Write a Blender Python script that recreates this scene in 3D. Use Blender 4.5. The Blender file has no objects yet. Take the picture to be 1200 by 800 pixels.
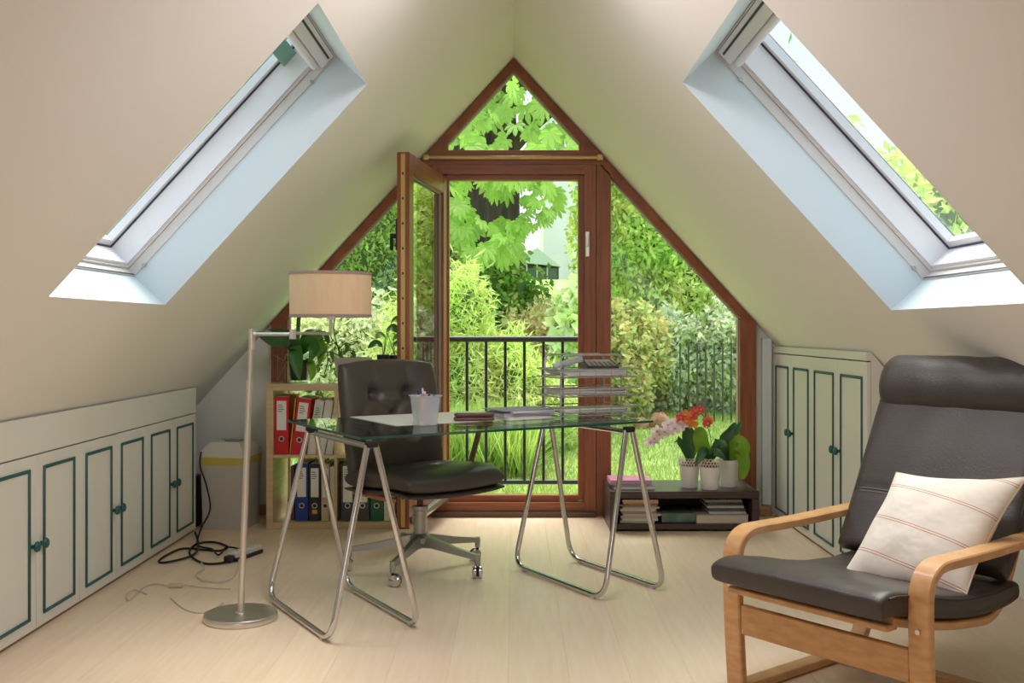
import bpy, bmesh, math, random
import numpy as np
from mathutils import Vector, Matrix
R = math.radians
random.seed(7)
C = bpy.context.scene.collection
SC = bpy.context.scene

# ---------------- camera, world, light, exposure ----------------
H = 1.1                                   # eye height
cam_d = bpy.data.cameras.new('camera'); cam = bpy.data.objects.new('camera', cam_d); C.objects.link(cam)
cam.location = (0, 0, H); cam.rotation_euler = (R(90), 0, 0)
cam_d.sensor_width = 36; cam_d.lens = 36.0
cam_d.shift_x = -2/1200; cam_d.shift_y = -14/1200
cam_d.clip_start = 0.05; cam_d.clip_end = 300
SC.camera = cam
SC.view_settings.view_transform = 'Standard'; SC.view_settings.look = 'None'
SC.view_settings.gamma = 1; SC.view_settings.use_curve_mapping = False
SC.view_settings.exposure = 1.38

w = bpy.data.worlds.new('sky'); SC.world = w; w.use_nodes = True
nt = w.node_tree; nt.nodes.clear()
wo = nt.nodes.new('ShaderNodeOutputWorld'); bg = nt.nodes.new('ShaderNodeBackground')
tc = nt.nodes.new('ShaderNodeTexCoord'); sp = nt.nodes.new('ShaderNodeSeparateXYZ'); cr = nt.nodes.new('ShaderNodeValToRGB')
nt.links.new(tc.outputs['Generated'], sp.inputs[0]); nt.links.new(sp.outputs['Z'], cr.inputs[0])
cr.color_ramp.elements[0].position = 0.0; cr.color_ramp.elements[0].color = (0.92, 0.97, 1.0, 1)
cr.color_ramp.elements[1].position = 0.8; cr.color_ramp.elements[1].color = (0.52, 0.77, 1.0, 1)
nt.links.new(cr.outputs[0], bg.inputs[0]); bg.inputs[1].default_value = 0.56
nt.links.new(bg.outputs[0], wo.inputs[0])

sun_d = bpy.data.lights.new('sun', 'SUN'); sun = bpy.data.objects.new('sun', sun_d); C.objects.link(sun)
sun_d.energy = 3.6; sun_d.angle = R(60); sun_d.color = (1.0, 0.95, 0.85)
sun.rotation_euler = (R(-22), 0, 0); sun.location = (0, 0, 9)

def area(name, loc, target, sx, sy, power, color):
    d = bpy.data.lights.new(name, 'AREA'); d.shape = 'RECTANGLE'; d.size = sx; d.size_y = sy
    d.energy = power; d.color = color
    o = bpy.data.objects.new(name, d); C.objects.link(o); o.location = loc
    o.rotation_euler = (Vector(target)-Vector(loc)).to_track_quat('-Z', 'Y').to_euler()
    return o
# added soft fill light, unseen behind the camera
area('rear_fill', (0, -5.7, 0.9), (0, 3, 0.85), 2.2, 1.3, 9.5, (1.0, 0.92, 0.93))
# added fill light under the ridge, out of view above the frame
area('ridge_fill', (0, 2.75, 2.28), (0, 3.1, 0), 0.25, 1.5, 7.5, (1.0, 0.90, 0.98))

# ---------------- helpers ----------------
def lin(r, g, b):
    f = lambda v: (v/255/12.92) if v/255 <= 0.04045 else ((v/255+0.055)/1.055)**2.4
    return (f(r), f(g), f(b), 1)
def inp(n, k, v):
    if k in n.inputs: n.inputs[k].default_value = v
MATS = {}
def mat(name, col, rough=0.5, metal=0.0, col2=None, scale=8, stretch=(1,1,1), bump=0.0, bscale=None, spec=0.5,
        coat=0.0, island=0.0, objvar=0.0, transl=0.0, detail=4, emit=0.0, sheen=0.0):
    if name in MATS: return MATS[name]
    m = bpy.data.materials.new(name); m.use_nodes = True; t = m.node_tree
    b = t.nodes['Principled BSDF']
    inp(b, 'Base Color', col); inp(b, 'Roughness', rough); inp(b, 'Metallic', metal)
    inp(b, 'Specular IOR Level', spec); inp(b, 'Coat Weight', coat); inp(b, 'Sheen Weight', sheen)
    tc = t.nodes.new('ShaderNodeTexCoord'); mp = t.nodes.new('ShaderNodeMapping')
    t.links.new(tc.outputs['Object'], mp.inputs[0]); mp.inputs['Scale'].default_value = stretch
    last = None
    if col2 is not None:
        n = t.nodes.new('ShaderNodeTexNoise'); n.inputs['Scale'].default_value = scale; n.inputs['Detail'].default_value = detail
        t.links.new(mp.outputs[0], n.inputs[0])
        r = t.nodes.new('ShaderNodeValToRGB'); r.color_ramp.elements[0].position = 0.3; r.color_ramp.elements[1].position = 0.7
        r.color_ramp.elements[0].color = col; r.color_ramp.elements[1].color = col2
        t.links.new(n.outputs['Fac'], r.inputs[0]); last = r.outputs[0]
    if island or objvar:
        hs = t.nodes.new('ShaderNodeHueSaturation')
        if last: t.links.new(last, hs.inputs['Color'])
        else: hs.inputs['Color'].default_value = col
        if island:
            g = t.nodes.new('ShaderNodeNewGeometry'); src = g.outputs['Random Per Island']; amt = island
        else:
            g = t.nodes.new('ShaderNodeObjectInfo'); src = g.outputs['Random']; amt = objvar
        ma = t.nodes.new('ShaderNodeMapRange'); ma.inputs['To Min'].default_value = 1-amt; ma.inputs['To Max'].default_value = 1+amt
        t.links.new(src, ma.inputs[0]); t.links.new(ma.outputs[0], hs.inputs['Value'])
        if island:
            mb_ = t.nodes.new('ShaderNodeMapRange'); mb_.inputs['To Min'].default_value = 0.5-0.03*amt*2; mb_.inputs['To Max'].default_value = 0.5+0.03*amt*2
            ml = t.nodes.new('ShaderNodeMath'); ml.operation = 'FRACT'; m7 = t.nodes.new('ShaderNodeMath'); m7.operation = 'MULTIPLY'; m7.inputs[1].default_value = 7.31
            t.links.new(src, m7.inputs[0]); t.links.new(m7.outputs[0], ml.inputs[0]); t.links.new(ml.outputs[0], mb_.inputs[0]); t.links.new(mb_.outputs[0], hs.inputs['Hue'])
        last = hs.outputs[0]
    if last: t.links.new(last, b.inputs['Base Color'])
    if bump:
        n2 = t.nodes.new('ShaderNodeTexNoise'); n2.inputs['Scale'].default_value = bscale or scale; n2.inputs['Detail'].default_value = 3
        t.links.new(mp.outputs[0], n2.inputs[0])
        bp = t.nodes.new('ShaderNodeBump'); bp.inputs['Strength'].default_value = bump; bp.inputs['Distance'].default_value = 0.01
        t.links.new(n2.outputs['Fac'], bp.inputs['Height']); t.links.new(bp.outputs[0], b.inputs['Normal'])
    if transl:
        tr = t.nodes.new('ShaderNodeBsdfTranslucent'); mx = t.nodes.new('ShaderNodeMixShader'); mx.inputs[0].default_value = transl
        if last: t.links.new(last, tr.inputs[0])
        else: tr.inputs[0].default_value = col
        out = t.nodes['Material Output']
        t.links.new(b.outputs[0], mx.inputs[1]); t.links.new(tr.outputs[0], mx.inputs[2]); t.links.new(mx.outputs[0], out.inputs[0])
    if emit: inp(b, 'Emission Color', col); inp(b, 'Emission Strength', emit)
    MATS[name] = m; return m
def glassmat(name, tint, ior=1.45, rough=0.0, mul=1.0):
    m = bpy.data.materials.new(name); m.use_nodes = True; t = m.node_tree; t.nodes.clear()
    o = t.nodes.new('ShaderNodeOutputMaterial'); tr = t.nodes.new('ShaderNodeBsdfTransparent'); gl = t.nodes.new('ShaderNodeBsdfGlossy')
    tr.inputs[0].default_value = tint; gl.inputs['Roughness'].default_value = rough
    fr = t.nodes.new('ShaderNodeFresnel'); gg = t.nodes.new('ShaderNodeNewGeometry'); mr = t.nodes.new('ShaderNodeMapRange')
    mr.inputs['To Min'].default_value = ior; mr.inputs['To Max'].default_value = 1/ior; t.links.new(gg.outputs['Backfacing'], mr.inputs[0]); t.links.new(mr.outputs[0], fr.inputs[0])
    mx = t.nodes.new('ShaderNodeMixShader')
    mt = t.nodes.new('ShaderNodeMath'); mt.operation = 'MULTIPLY'; mt.inputs[1].default_value = mul
    t.links.new(fr.outputs[0], mt.inputs[0]); t.links.new(mt.outputs[0], mx.inputs[0])
    t.links.new(tr.outputs[0], mx.inputs[1]); t.links.new(gl.outputs[0], mx.inputs[2]); t.links.new(mx.outputs[0], o.inputs[0])
    return m
def wood(name, c1, c2, stretch, rough=0.45, scale=6, bump=0.05, objvar=0.0, coat=0.0):
    return mat(name, c1, rough, col2=c2, scale=scale, stretch=stretch, bump=bump, objvar=objvar, coat=coat, detail=8)

class MB:
    def __init__(s): s.bm = bmesh.new()
    def add(s, vs, fs):
        v = [s.bm.verts.new(p) for p in vs]
        for f in fs:
            try: s.bm.faces.new([v[i] for i in f])
            except ValueError: pass
        return s
    def box(s, c, d, M=None, bev=0.0):
        b = bmesh.new(); bmesh.ops.create_cube(b, size=1)
        for v in b.verts: v.co = Vector((v.co.x*d[0], v.co.y*d[1], v.co.z*d[2]))
        if bev > 0:
            bev = min(bev, min(d)*0.45)
            bmesh.ops.bevel(b, geom=list(b.edges), offset=bev, segments=2 if bev > 0.004 else 1, affect='EDGES', profile=0.5)
        T = Matrix.Translation(Vector(c)) @ (M.to_4x4() if M else Matrix())
        b.verts.index_update()
        s.add([T @ v.co for v in b.verts], [[v.index for v in f.verts] for f in b.faces]); b.free(); return s
    def bx(s, x0, x1, y0, y1, z0, z1, bev=0.0):
        return s.box(((x0+x1)/2, (y0+y1)/2, (z0+z1)/2), (abs(x1-x0), abs(y1-y0), abs(z1-z0)), None, bev)
    def tube(s, pts, r, n=10, closed=False):
        pts = [Vector(p) for p in pts]; L = len(pts); rr = r if isinstance(r, (list, tuple)) else [r]*L
        vs = []; prev = None
        for i, p in enumerate(pts):
            a = pts[(i-1) % L] if (i > 0 or closed) else p; b = pts[(i+1) % L] if (i < L-1 or closed) else p
            t = (b-a).normalized()
            if prev is None:
                u = t.orthogonal().normalized()
            else:
                u = (prev - t*prev.dot(t)); u = u.normalized() if u.length > 1e-6 else t.orthogonal().normalized()
            prev = u; w_ = t.cross(u)
            for k in range(n):
                an = 2*math.pi*k/n; vs.append(p+(u*math.cos(an)+w_*math.sin(an))*rr[i])
        fs = []
        for i in range(L if closed else L-1):
            j = (i+1) % L
            for k in range(n):
                k2 = (k+1) % n; fs.append([i*n+k, i*n+k2, j*n+k2, j*n+k])
        if not closed: fs.append(list(range(n))[::-1]); fs.append([(L-1)*n+k for k in range(n)])
        return s.add(vs, fs)
    def strip(s, pts, wdir, w_, t_, bev=0.0):
        """flat bent strip: path pts, width along wdir, thickness in the bend plane"""
        pts = [Vector(p) for p in pts]; wd = Vector(wdir).normalized(); L = len(pts); vs = []
        for i, p in enumerate(pts):
            a = pts[max(i-1, 0)]; b = pts[min(i+1, L-1)]; t = (b-a).normalized(); nrm = t.cross(wd).normalized()
            hw, ht = w_/2, t_/2; e = min(0.004, ht*0.6)
            for (p1, p2) in ((hw-e, ht), (hw, ht-e), (hw, -ht+e), (hw-e, -ht), (-hw+e, -ht), (-hw, -ht+e), (-hw, ht-e), (-hw+e, ht)):
                vs.append(p+wd*p1+nrm*p2)
        fs = []
        for i in range(L-1):
            for k in range(8): k2 = (k+1) % 8; fs.append([i*8+k, i*8+k2, (i+1)*8+k2, (i+1)*8+k])
        fs.append(list(range(8))[::-1]); fs.append([(L-1)*8+k for k in range(8)])
        return s.add(vs, fs)
    def lathe(s, prof, n=28, c=(0, 0, 0), M=None, cap=True):
        vs = []; L = len(prof); c = Vector(c); M3 = M or Matrix.Identity(3)
        for (r, z) in prof:
            for k in range(n):
                a = 2*math.pi*k/n; vs.append(c+M3 @ Vector((max(r, 1e-4)*math.cos(a), max(r, 1e-4)*math.sin(a), z)))
        fs = []
        for i in range(L-1):
            for k in range(n): k2 = (k+1) % n; fs.append([i*n+k, i*n+k2, (i+1)*n+k2, (i+1)*n+k])
        if cap: fs.append(list(range(n))[::-1]); fs.append([(L-1)*n+k for k in range(n)])
        return s.add(vs, fs)
    def extr(s, pts, vec):
        n = len(pts); v = Vector(vec); P = [Vector(p) for p in pts]
        return s.add(P+[p+v for p in P], [list(range(n))[::-1], list(range(n, 2*n))]+[[i, (i+1) % n, n+(i+1) % n, n+i] for i in range(n)])
    def grid(s, fn, nu, nv, wrapu=False):
        vs = [fn(i/nu, j/nv) for j in range(nv+1) for i in range(nu+(0 if wrapu else 1))]; W_ = nu+(0 if wrapu else 1)
        fs = []
        for j in range(nv):
            for i in range(nu):
                i2 = (i+1) % W_; fs.append([j*W_+i, j*W_+i2, (j+1)*W_+i2, (j+1)*W_+i])
        return s.add(vs, fs)
    def slab(s, P, nu, nv, top, bot):
        """P(u,v)->(point, normal), u,v in -1..1; top/bot(u,v) signed offsets along the normal, both 0 at the rim"""
        idx = {}; vs = []; fs = []
        ease = lambda q: math.sin(q*math.pi/2)
        for side in (0, 1):
            for j in range(nv+1):
                for i in range(nu+1):
                    rim = i in (0, nu) or j in (0, nv)
                    if side and rim: idx[(1, i, j)] = idx[(0, i, j)]; continue
                    u = ease(2*i/nu-1); v = ease(2*j/nv-1); p, n_ = P(u, v)
                    o = 0 if rim else (top(u, v) if side == 0 else bot(u, v))
                    idx[(side, i, j)] = len(vs); vs.append(Vector(p)+Vector(n_)*o)
        for side in (0, 1):
            for j in range(nv):
                for i in range(nu):
                    q = [idx[(side, i, j)], idx[(side, i+1, j)], idx[(side, i+1, j+1)], idx[(side, i, j+1)]]
                    fs.append(q if side == 0 else q[::-1])
        return s.add(vs, fs)
    def build(s, name, m, parent=None, smooth=None, world=False, origin=None, M=None):
        bm = s.bm
        bmesh.ops.recalc_face_normals(bm, faces=list(bm.faces))
        if M: bmesh.ops.transform(bm, matrix=M, verts=list(bm.verts))
        if world and parent:
            I = wmat(parent).inverted(); bmesh.ops.transform(bm, matrix=I, verts=list(bm.verts))
        loc = (0, 0, 0)
        if origin is not None:
            bmesh.ops.translate(bm, vec=-Vector(origin), verts=list(bm.verts)); loc = origin
        me = bpy.data.meshes.new(name); bm.to_mesh(me); bm.free()
        o = bpy.data.objects.new(name, me); C.objects.link(o); o.location = loc
        if m: me.materials.append(m)
        if smooth is not False:
            for p in me.polygons: p.use_smooth = True
            try: me.set_sharp_from_angle(angle=R(38 if smooth is None else smooth))
            except Exception: pass
        if parent: o.parent = parent
        return o
def wmat(o):
    m = Matrix.LocRotScale(o.location, o.rotation_euler, o.scale)
    return (wmat(o.parent) @ m) if o.parent else m
def tag(o, label=None, cat=None, group=None, kind=None):
    if label: o['label'] = label
    if cat: o['category'] = cat
    if group: o['group'] = group
    if kind: o['kind'] = kind
    return o
def thing(name, label, cat, loc=(0, 0, 0), rz=0.0, group=None):
    o = bpy.data.objects.new(name, None); o.empty_display_size = 0.1; C.objects.link(o)
    o.location = loc; o.rotation_euler = (0, 0, rz); return tag(o, label, cat, group)
def struct_empty(name, loc=(0, 0, 0)):
    o = bpy.data.objects.new(name, None); C.objects.link(o); o.location = loc; return tag(o, kind='structure')
def dup(o, parent=None, loc=None, rot=None, scale=None):
    c = o.copy(); C.objects.link(c); c.parent = parent
    if loc is not None: c.location = loc
    if rot is not None: c.rotation_euler = rot
    if scale is not None: c.scale = (scale,)*3 if not hasattr(scale, '__len__') else scale
    return c
def dup_tree(o, parent=None, **kw):
    kids = list(o.children); c = dup(o, parent, **kw)
    for k in kids: dup_tree(k, c)
    return c
def catmull(P, n=8, closed=False):
    P = [Vector(p) for p in P]; out = []; L = len(P)
    for i in range(L if closed else L-1):
        if closed: a, b, c, d = P[(i-1) % L], P[i], P[(i+1) % L], P[(i+2) % L]
        else: a, b, c, d = P[max(i-1, 0)], P[i], P[i+1], P[min(i+2, L-1)]
        for k in range(n):
            t = k/n
            out.append(0.5*((2*b)+(c-a)*t+(2*a-5*b+4*c-d)*t*t+(3*b-a-3*c+d)*t**3))
    if not closed: out.append(P[-1])
    return out
def fillet(P, r, n=6):
    """polyline with rounded corners"""
    P = [Vector(p) for p in P]; out = [P[0]]
    for i in range(1, len(P)-1):
        a = (P[i-1]-P[i]); b = (P[i+1]-P[i]); rr = min(r, a.length*0.49, b.length*0.49)
        p0 = P[i]+a.normalized()*rr; p1 = P[i]+b.normalized()*rr
        for k in range(n+1):
            t = k/n; out.append((1-t)**2*p0+2*t*(1-t)*P[i]+t*t*p1)
    out.append(P[-1]); return out
def px(x, y, Z): return Vector(((x-602)/1200*Z, Z, H-(y-386)/1200*Z))     # a place in the room from its picture position and its distance

# ---------------- materials ----------------
paint = mat('ceiling_paint', lin(240, 237, 230), 0.9, bump=0.03, bscale=60)
wallp = mat('wall_paint', lin(238, 244, 234), 0.9, bump=0.03, bscale=60)
cabp = mat('cabinet_white', lin(226, 224, 212), 0.55)
teal = mat('teal_paint', lin(30, 92, 92), 0.45)
white_lac = mat('white_lacquer', lin(236, 236, 240), 0.35)
grey_lac = mat('grey_trim', lin(212, 208, 206), 0.5)
black_pl = mat('black_plastic', lin(28, 28, 30), 0.5)
rubber = mat('black_rubber', lin(20, 20, 22), 0.7)
brown = wood('mahogany_frame', lin(160, 92, 58), lin(128, 70, 42), (1, 1, 1), 0.4, 9, 0.05)
brown_v = wood('mahogany_frame_upright', lin(162, 94, 60), lin(124, 68, 42), (14, 14, 0.8), 0.4, 4, 0.05)
brown_h = wood('mahogany_frame_level', lin(162, 94, 60), lin(124, 68, 42), (0.8, 14, 14), 0.4, 4, 0.05)
darkwood = wood('black_brown_board', lin(76, 60, 56), lin(58, 46, 43), (1, 20, 20), 0.35, 4, 0.03)
birch = wood('birch_board', lin(214, 190, 150), lin(198, 172, 132), (1, 1, 14), 0.45, 4, 0.03)
beech = wood('bent_beech', lin(222, 174, 118), lin(200, 148, 94), (3, 3, 10), 0.4, 5, 0.03, coat=0.2)
plankm = wood('maple_plank', lin(242, 220, 194), lin(234, 208, 178), (12, 0.9, 1), 0.34, 3, 0.02, objvar=0.025)
chrome = mat('chrome', lin(205, 205, 205), 0.12, 1.0)
steel = mat('brushed_steel', lin(216, 211, 204), 0.34, 1.0)
alu = mat('cast_aluminium', lin(172, 172, 168), 0.33, 0.9)
brass = mat('brass', lin(206, 178, 124), 0.45, 0.5)
leather_o = mat('brown_black_leather', lin(72, 62, 57), 0.36, bump=0.12, bscale=180, spec=0.55)
leather_p = mat('grey_brown_leather', lin(66, 59, 55), 0.42, bump=0.12, bscale=140, spec=0.5)
leather_side = mat('dark_leather_side', lin(52, 46, 44), 0.45, bump=0.12, bscale=140)
paper = mat('white_paper', lin(238, 236, 230), 0.7)
paperg = mat('grey_paper', lin(186, 186, 190), 0.7)
window_glass = glassmat('window_glass', (0.97, 0.99, 0.98, 1), 1.45)
table_glass = glassmat('table_glass', (0.80, 0.91, 0.87, 1), 1.5)
edge_glass = mat('glass_edge', lin(24, 78, 66), 0.15, spec=0.8)
soil = mat('bark_soil', lin(92, 66, 48), 0.95, col2=lin(150, 110, 80), scale=60, bump=0.5)
white_cer = mat('white_pot', lin(232, 228, 222), 0.5)

# ---------------- room shell ----------------
W, CS, SN = 1.47, 0.6759, 0.7370           # half width at eye level; roof slope 47.5 degrees
ZB = 6.083                                  # depth of the gable window
Y0 = -6.0                                   # rear wall
def roof(sg, t, y, n=0.0): return Vector((sg*(W-t*CS+n*SN), y, H+t*SN+n*CS))
TR = W/CS
NT = 0.20
SKY = {-1: (0.133, 1.316, 3.04, 4.055), 1: (0.098, 1.248, 2.735, 3.81)}
mb = MB()
for sg in (-1, 1):
    t0, t1, ya, yb = SKY[sg]; T0 = -1.05
    for n_ in (0.0, NT):
        tm = TR+(1.09*n_ if n_ else 0)
        for (a, b, c, d) in ((T0, t0, Y0, 6.3), (t1, tm, Y0, 6.3), (t0, t1, Y0, ya), (t0, t1, yb, 6.3)):
            mb.add([roof(sg, a, c, n_), roof(sg, b, c, n_), roof(sg, b, d, n_), roof(sg, a, d, n_)], [[0, 1, 2, 3]])
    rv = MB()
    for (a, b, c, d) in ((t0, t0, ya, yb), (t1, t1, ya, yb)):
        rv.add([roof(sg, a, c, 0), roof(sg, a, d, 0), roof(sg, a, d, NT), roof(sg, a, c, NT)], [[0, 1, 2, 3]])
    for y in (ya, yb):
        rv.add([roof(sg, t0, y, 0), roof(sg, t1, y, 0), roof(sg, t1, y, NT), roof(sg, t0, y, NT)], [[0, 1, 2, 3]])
    tag(rv.build('trim_2' if sg < 0 else 'trim_3', mat('reveal_sky_tint', lin(212, 224, 229), 0.9, bump=0.03, bscale=60), smooth=False), kind='structure')  # cool sky light is put into the base colour of the reveals
    mb.add([roof(sg, T0, Y0, 0), roof(sg, T0, 6.3, 0), roof(sg, T0, 6.3, NT), roof(sg, T0, Y0, NT)], [[0, 1, 2, 3]])
    for y in (Y0, 6.3):
        mb.add([roof(sg, T0, y, 0), roof(sg, TR, y, 0), roof(sg, TR+1.09*NT, y, NT), roof(sg, T0, y, NT)], [[0, 1, 2, 3]])
o = mb.build('ceiling', paint, smooth=False); tag(o, kind='structure')

# floor: sub-floor with separate planks
o = MB().bx(-2.15, 2.15, Y0, 6.3, -0.25, -0.012).build('floor', mat('sub_floor', lin(120, 100, 80), 0.9), smooth=False); tag(o, kind='structure'); floor = o
PW, PL = 0.193, 1.55
variants = []
for k in range(4):
    variants.append(MB().box((0, 0, -0.006), (PW-0.0004, PL-0.0004, 0.012), bev=0.0002).build('plank_source', plankm, smooth=False))
nx = int(4.3/PW)+1; cnt = 0
for i in range(nx):
    x = -2.14+PW*(i+0.5)
    if x+PW/2 > 2.15: continue
    off = (0.0, 0.62, 0.31, 0.93, 0.15)[i % 5]
    y = Y0-off
    while y < 6.3:
        a, b = max(y, Y0), min(y+PL, 6.3)
        if b-a > 0.03:
            if cnt < 4: p = variants[cnt]
            else:
                p = variants[(i*3+cnt) % 4].copy(); C.objects.link(p)
            p.name = 'plank'; p.parent = floor
            p.location = (x, (a+b)/2, 0); p.scale = (1, (b-a)/PL, 1); cnt += 1
        y += PL

wp = lambda X, y: (X, y, H+(W-abs(X))/0.917)
# rear gable, knee walls, gable wall cheeks
mb = MB(); mb.extr([(-2.15, Y0, 0), (2.15, Y0, 0), wp(2.15, Y0), (0, Y0, H+W/0.917), wp(-2.15, Y0)], (0, -0.1, 0))
tag(mb.build('wall_rear', paint, smooth=False), kind='structure')
tag(MB().bx(-2.2, -2.08, Y0, 6.3, 0, 0.43).build('wall_left', wallp, smooth=False), kind='structure')
tag(MB().bx(2.08, 2.2, Y0, 6.3, 0, 0.43).build('wall_right', wallp, smooth=False), kind='structure')
XL, XR = (320-602)/197.3, (885-602)/197.3
mb = MB()
mb.extr([(-2.08, 6.09, 0), (XL, 6.09, 0), wp(XL, 6.09), wp(-2.08, 6.09)], (0, 0.2, 0))
mb.extr([(2.08, 6.09, 0), (XR, 6.09, 0), wp(XR, 6.09), wp(2.08, 6.09)], (0, 0.2, 0))
tag(mb.build('wall_back', wallp, smooth=False), kind='structure')
# narrow pipe casing on the right cheek
tag(MB().bx(XR+0.035, XR+0.095, 6.06, 6.089, 0.06, 1.05, 0.004).build('trim_1', mat('casing_white', lin(226, 236, 238), 0.5)), kind='structure')
bb = wood('baseboard_wood', lin(190, 150, 112), lin(160, 118, 84), (0.8, 12, 12), 0.5, 4)
tag(MB().bx(-2.05, XL-0.005, 6.072, 6.089, 0, 0.06, 0.003).build('baseboard_back', bb), kind='structure')
tag(MB().bx(XR+0.005, 1.52, 6.035, 6.058, 0, 0.06, 0.003).build('baseboard_back.001', bb), kind='structure')

# ---------------- gable window ----------------
def gx(p): return (p-602)/197.3
def gz(p): return H-(p-386)/197.3
win = struct_empty('window_1', (0, 6.06, 0))
def member(name, pts, y0, y1, m, parent=win):
    return MB().extr([(gx(a), y0, gz(b)) for a, b in pts], (0, y1-y0, 0)).build(name, m, parent, smooth=False, world=True)
K = 1.09
def rect(a, b, c, d): return [(a, c), (b, c), (b, d), (a, d)]
for sg in (-1, 1):
    f = lambda d, y: (602+sg*d, y)
    member('rafter_frame', [f(0, 71), f(282, 71+K*282), f(282, 85.5+K*282), f(0, 85.5)], 6.03, 6.14, brown)
    member('side_post', [f(263, 374), f(282, 380), f(282, 603), f(263, 603)], 6.032, 6.139, brown_v)
    # post between door and side light, with its grooves
    member('mullion', [f(96, 188), f(112.5, 206), f(112.5, 603), f(96, 603)], 6.03, 6.14, brown_v)
    member('door_jamb', [f(82, 195), f(95.2, 195), f(95.2, 603), f(82, 603)], 6.022, 6.13, brown_v)
    member('rebate', [f(75.5, 206), f(81.9, 206), f(81.9, 585), f(75.5, 585)], 6.06, 6.12, brown_v)
    member('corner_post', [f(76.5, 155), f(96, 176), f(96, 194), f(76.5, 194)], 6.034, 6.135, brown_v)
    member('bottom_rail', [f(112.6, 583), f(262.9, 583), f(262.9, 603), f(112.6, 603)], 6.034, 6.135, brown_h)
    member('glass_pane', [f(112.3, 207), f(263.4, 371.5), f(263.4, 584), f(112.3, 584)], 6.084, 6.090, window_glass)
    member('window_beading', [f(112.6, 208.5), f(114.2, 210.2), f(114.2, 583), f(112.6, 583)], 6.074, 6.083, grey_lac)
    member('window_beading', [f(261.5, 370.5), f(262.9, 372), f(262.9, 583), f(261.5, 583)], 6.074, 6.083, grey_lac)
    member('window_beading', [f(114.2, 210.2), f(261.5, 370.8), f(261.5, 373), f(114.2, 212.4)], 6.0745, 6.0825, grey_lac)
    member('window_beading', [f(0.2, 85.6), f(76, 168.2), f(76, 170.4), f(0.2, 87.8)], 6.0745, 6.0825, grey_lac)
member('window_beading', rect(527, 677, 176.2, 177.8), 6.074, 6.083, grey_lac)
member('transom', [(503+2, 178), (699, 178), (714, 194.5), (490, 194.5)], 6.026, 6.133, brown_h)
member('door_head', rect(520.1, 683.9, 195, 205.5), 6.022, 6.13, brown_h)
member('rebate', rect(526.6, 677.4, 205.6, 211.5), 6.06, 6.12, brown_h)
member('door_bottom_rail', rect(520.1, 683.9, 587, 597), 6.022, 6.13, brown_h)
member('rebate', rect(526.6, 677.4, 579.5, 586.9), 6.06, 6.12, brown_h)
member('threshold', rect(507, 697, 597.1, 603), 5.99, 6.14, mat('worn_threshold', lin(92, 66, 48), 0.5))
member('glass_pane', [(602, 85), (679, 168), (679, 178.5), (525, 178.5), (525, 168)], 6.084, 6.090, window_glass)
# striker handle on the right jamb
mb = MB(); c = px(688.5, 286, 6.02); mb.box(c+Vector((0, -0.004, 0)), (0.024, 0.008, 0.15), bev=0.003); mb.box(c+Vector((0, -0.016, 0.02)), (0.012, 0.018, 0.07), bev=0.003)
tag(mb.build('handle', steel, win, world=True), 'small steel handle plate')

# open door leaf, turned into the room
door = struct_empty('door_1', (-0.392, 6.03, 0.0)); door.rotation_euler = (0, 0, math.atan2(-0.99, -0.143))
LW, LT = 0.915, 0.064
z0, z1 = 0.10, 1.99
door_face = 1    # local +y is the outside face
def leafbox(name, a, b, c, d, m, y0=-LT/2-0.0, y1=LT/2, bev=0.004):
    return MB().bx(a, b, y0-LT/2, y1-LT/2, c, d, bev).build(name, m, door)
leafbox('stile', 0.01, 0.10, z0, z1, brown_v); leafbox('stile', LW-0.095, LW, z0, z1, brown_v)
leafbox('top_rail', 0.1, LW-0.095, z1-0.10, z1, brown_h); leafbox('bottom_rail', 0.1, LW-0.095, z0, z0+0.13, brown_h)
leafbox('glass_pane', 0.095, LW-0.09, z0+0.125, z1-0.095, window_glass, -0.004, 0.004, 0)
sealm = mat('grey_seal', lin(150, 146, 130), 0.6)
mb = MB()
for s_ in (-0.012, 0.012):
    for (a, b, c, d) in ((0.1, 0.108, z0+0.13, z1-0.1), (LW-0.103, LW-0.095, z0+0.13, z1-0.1), (0.1, LW-0.095, z1-0.108, z1-0.1), (0.1, LW-0.095, z0+0.13, z0+0.138)):
        mb.bx(a, b, s_-0.006-LT/2, s_+0.006-LT/2, c, d)
mb.build('glazing_seal', sealm, door)
leafbox('weather_bar', 0.03, LW-0.02, z0+0.02, z0+0.06, alu, LT/2+0.001, LT/2+0.035, 0.006)
lock = leafbox('lock_strip', LW, LW+0.003, z0+0.01, z1-0.01, mat('gold_strip', lin(206, 176, 112), 0.4, 0.6), -0.011, 0.011, 0.001)
mb = MB()
for k in range(14): mb.bx(LW+0.003, LW+0.0045, -0.004-LT/2, 0.004-LT/2, 0.25+k*0.125, 0.262+k*0.125)
mb.build('screw', black_pl, door)
mb = MB(); mb.bx(LW-0.055, LW-0.02, -LT-0.012, -LT-0.0005, 1.50, 1.66, 0.004); mb.bx(LW-0.05, LW-0.03, -LT-0.045, -LT-0.012, 1.56, 1.585, 0.004); mb.bx(LW-0.05, LW-0.03, -LT-0.045, -LT-0.03, 1.50, 1.585, 0.004)
tag(mb.build('handle', black_pl, door), 'black lever handle')

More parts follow.
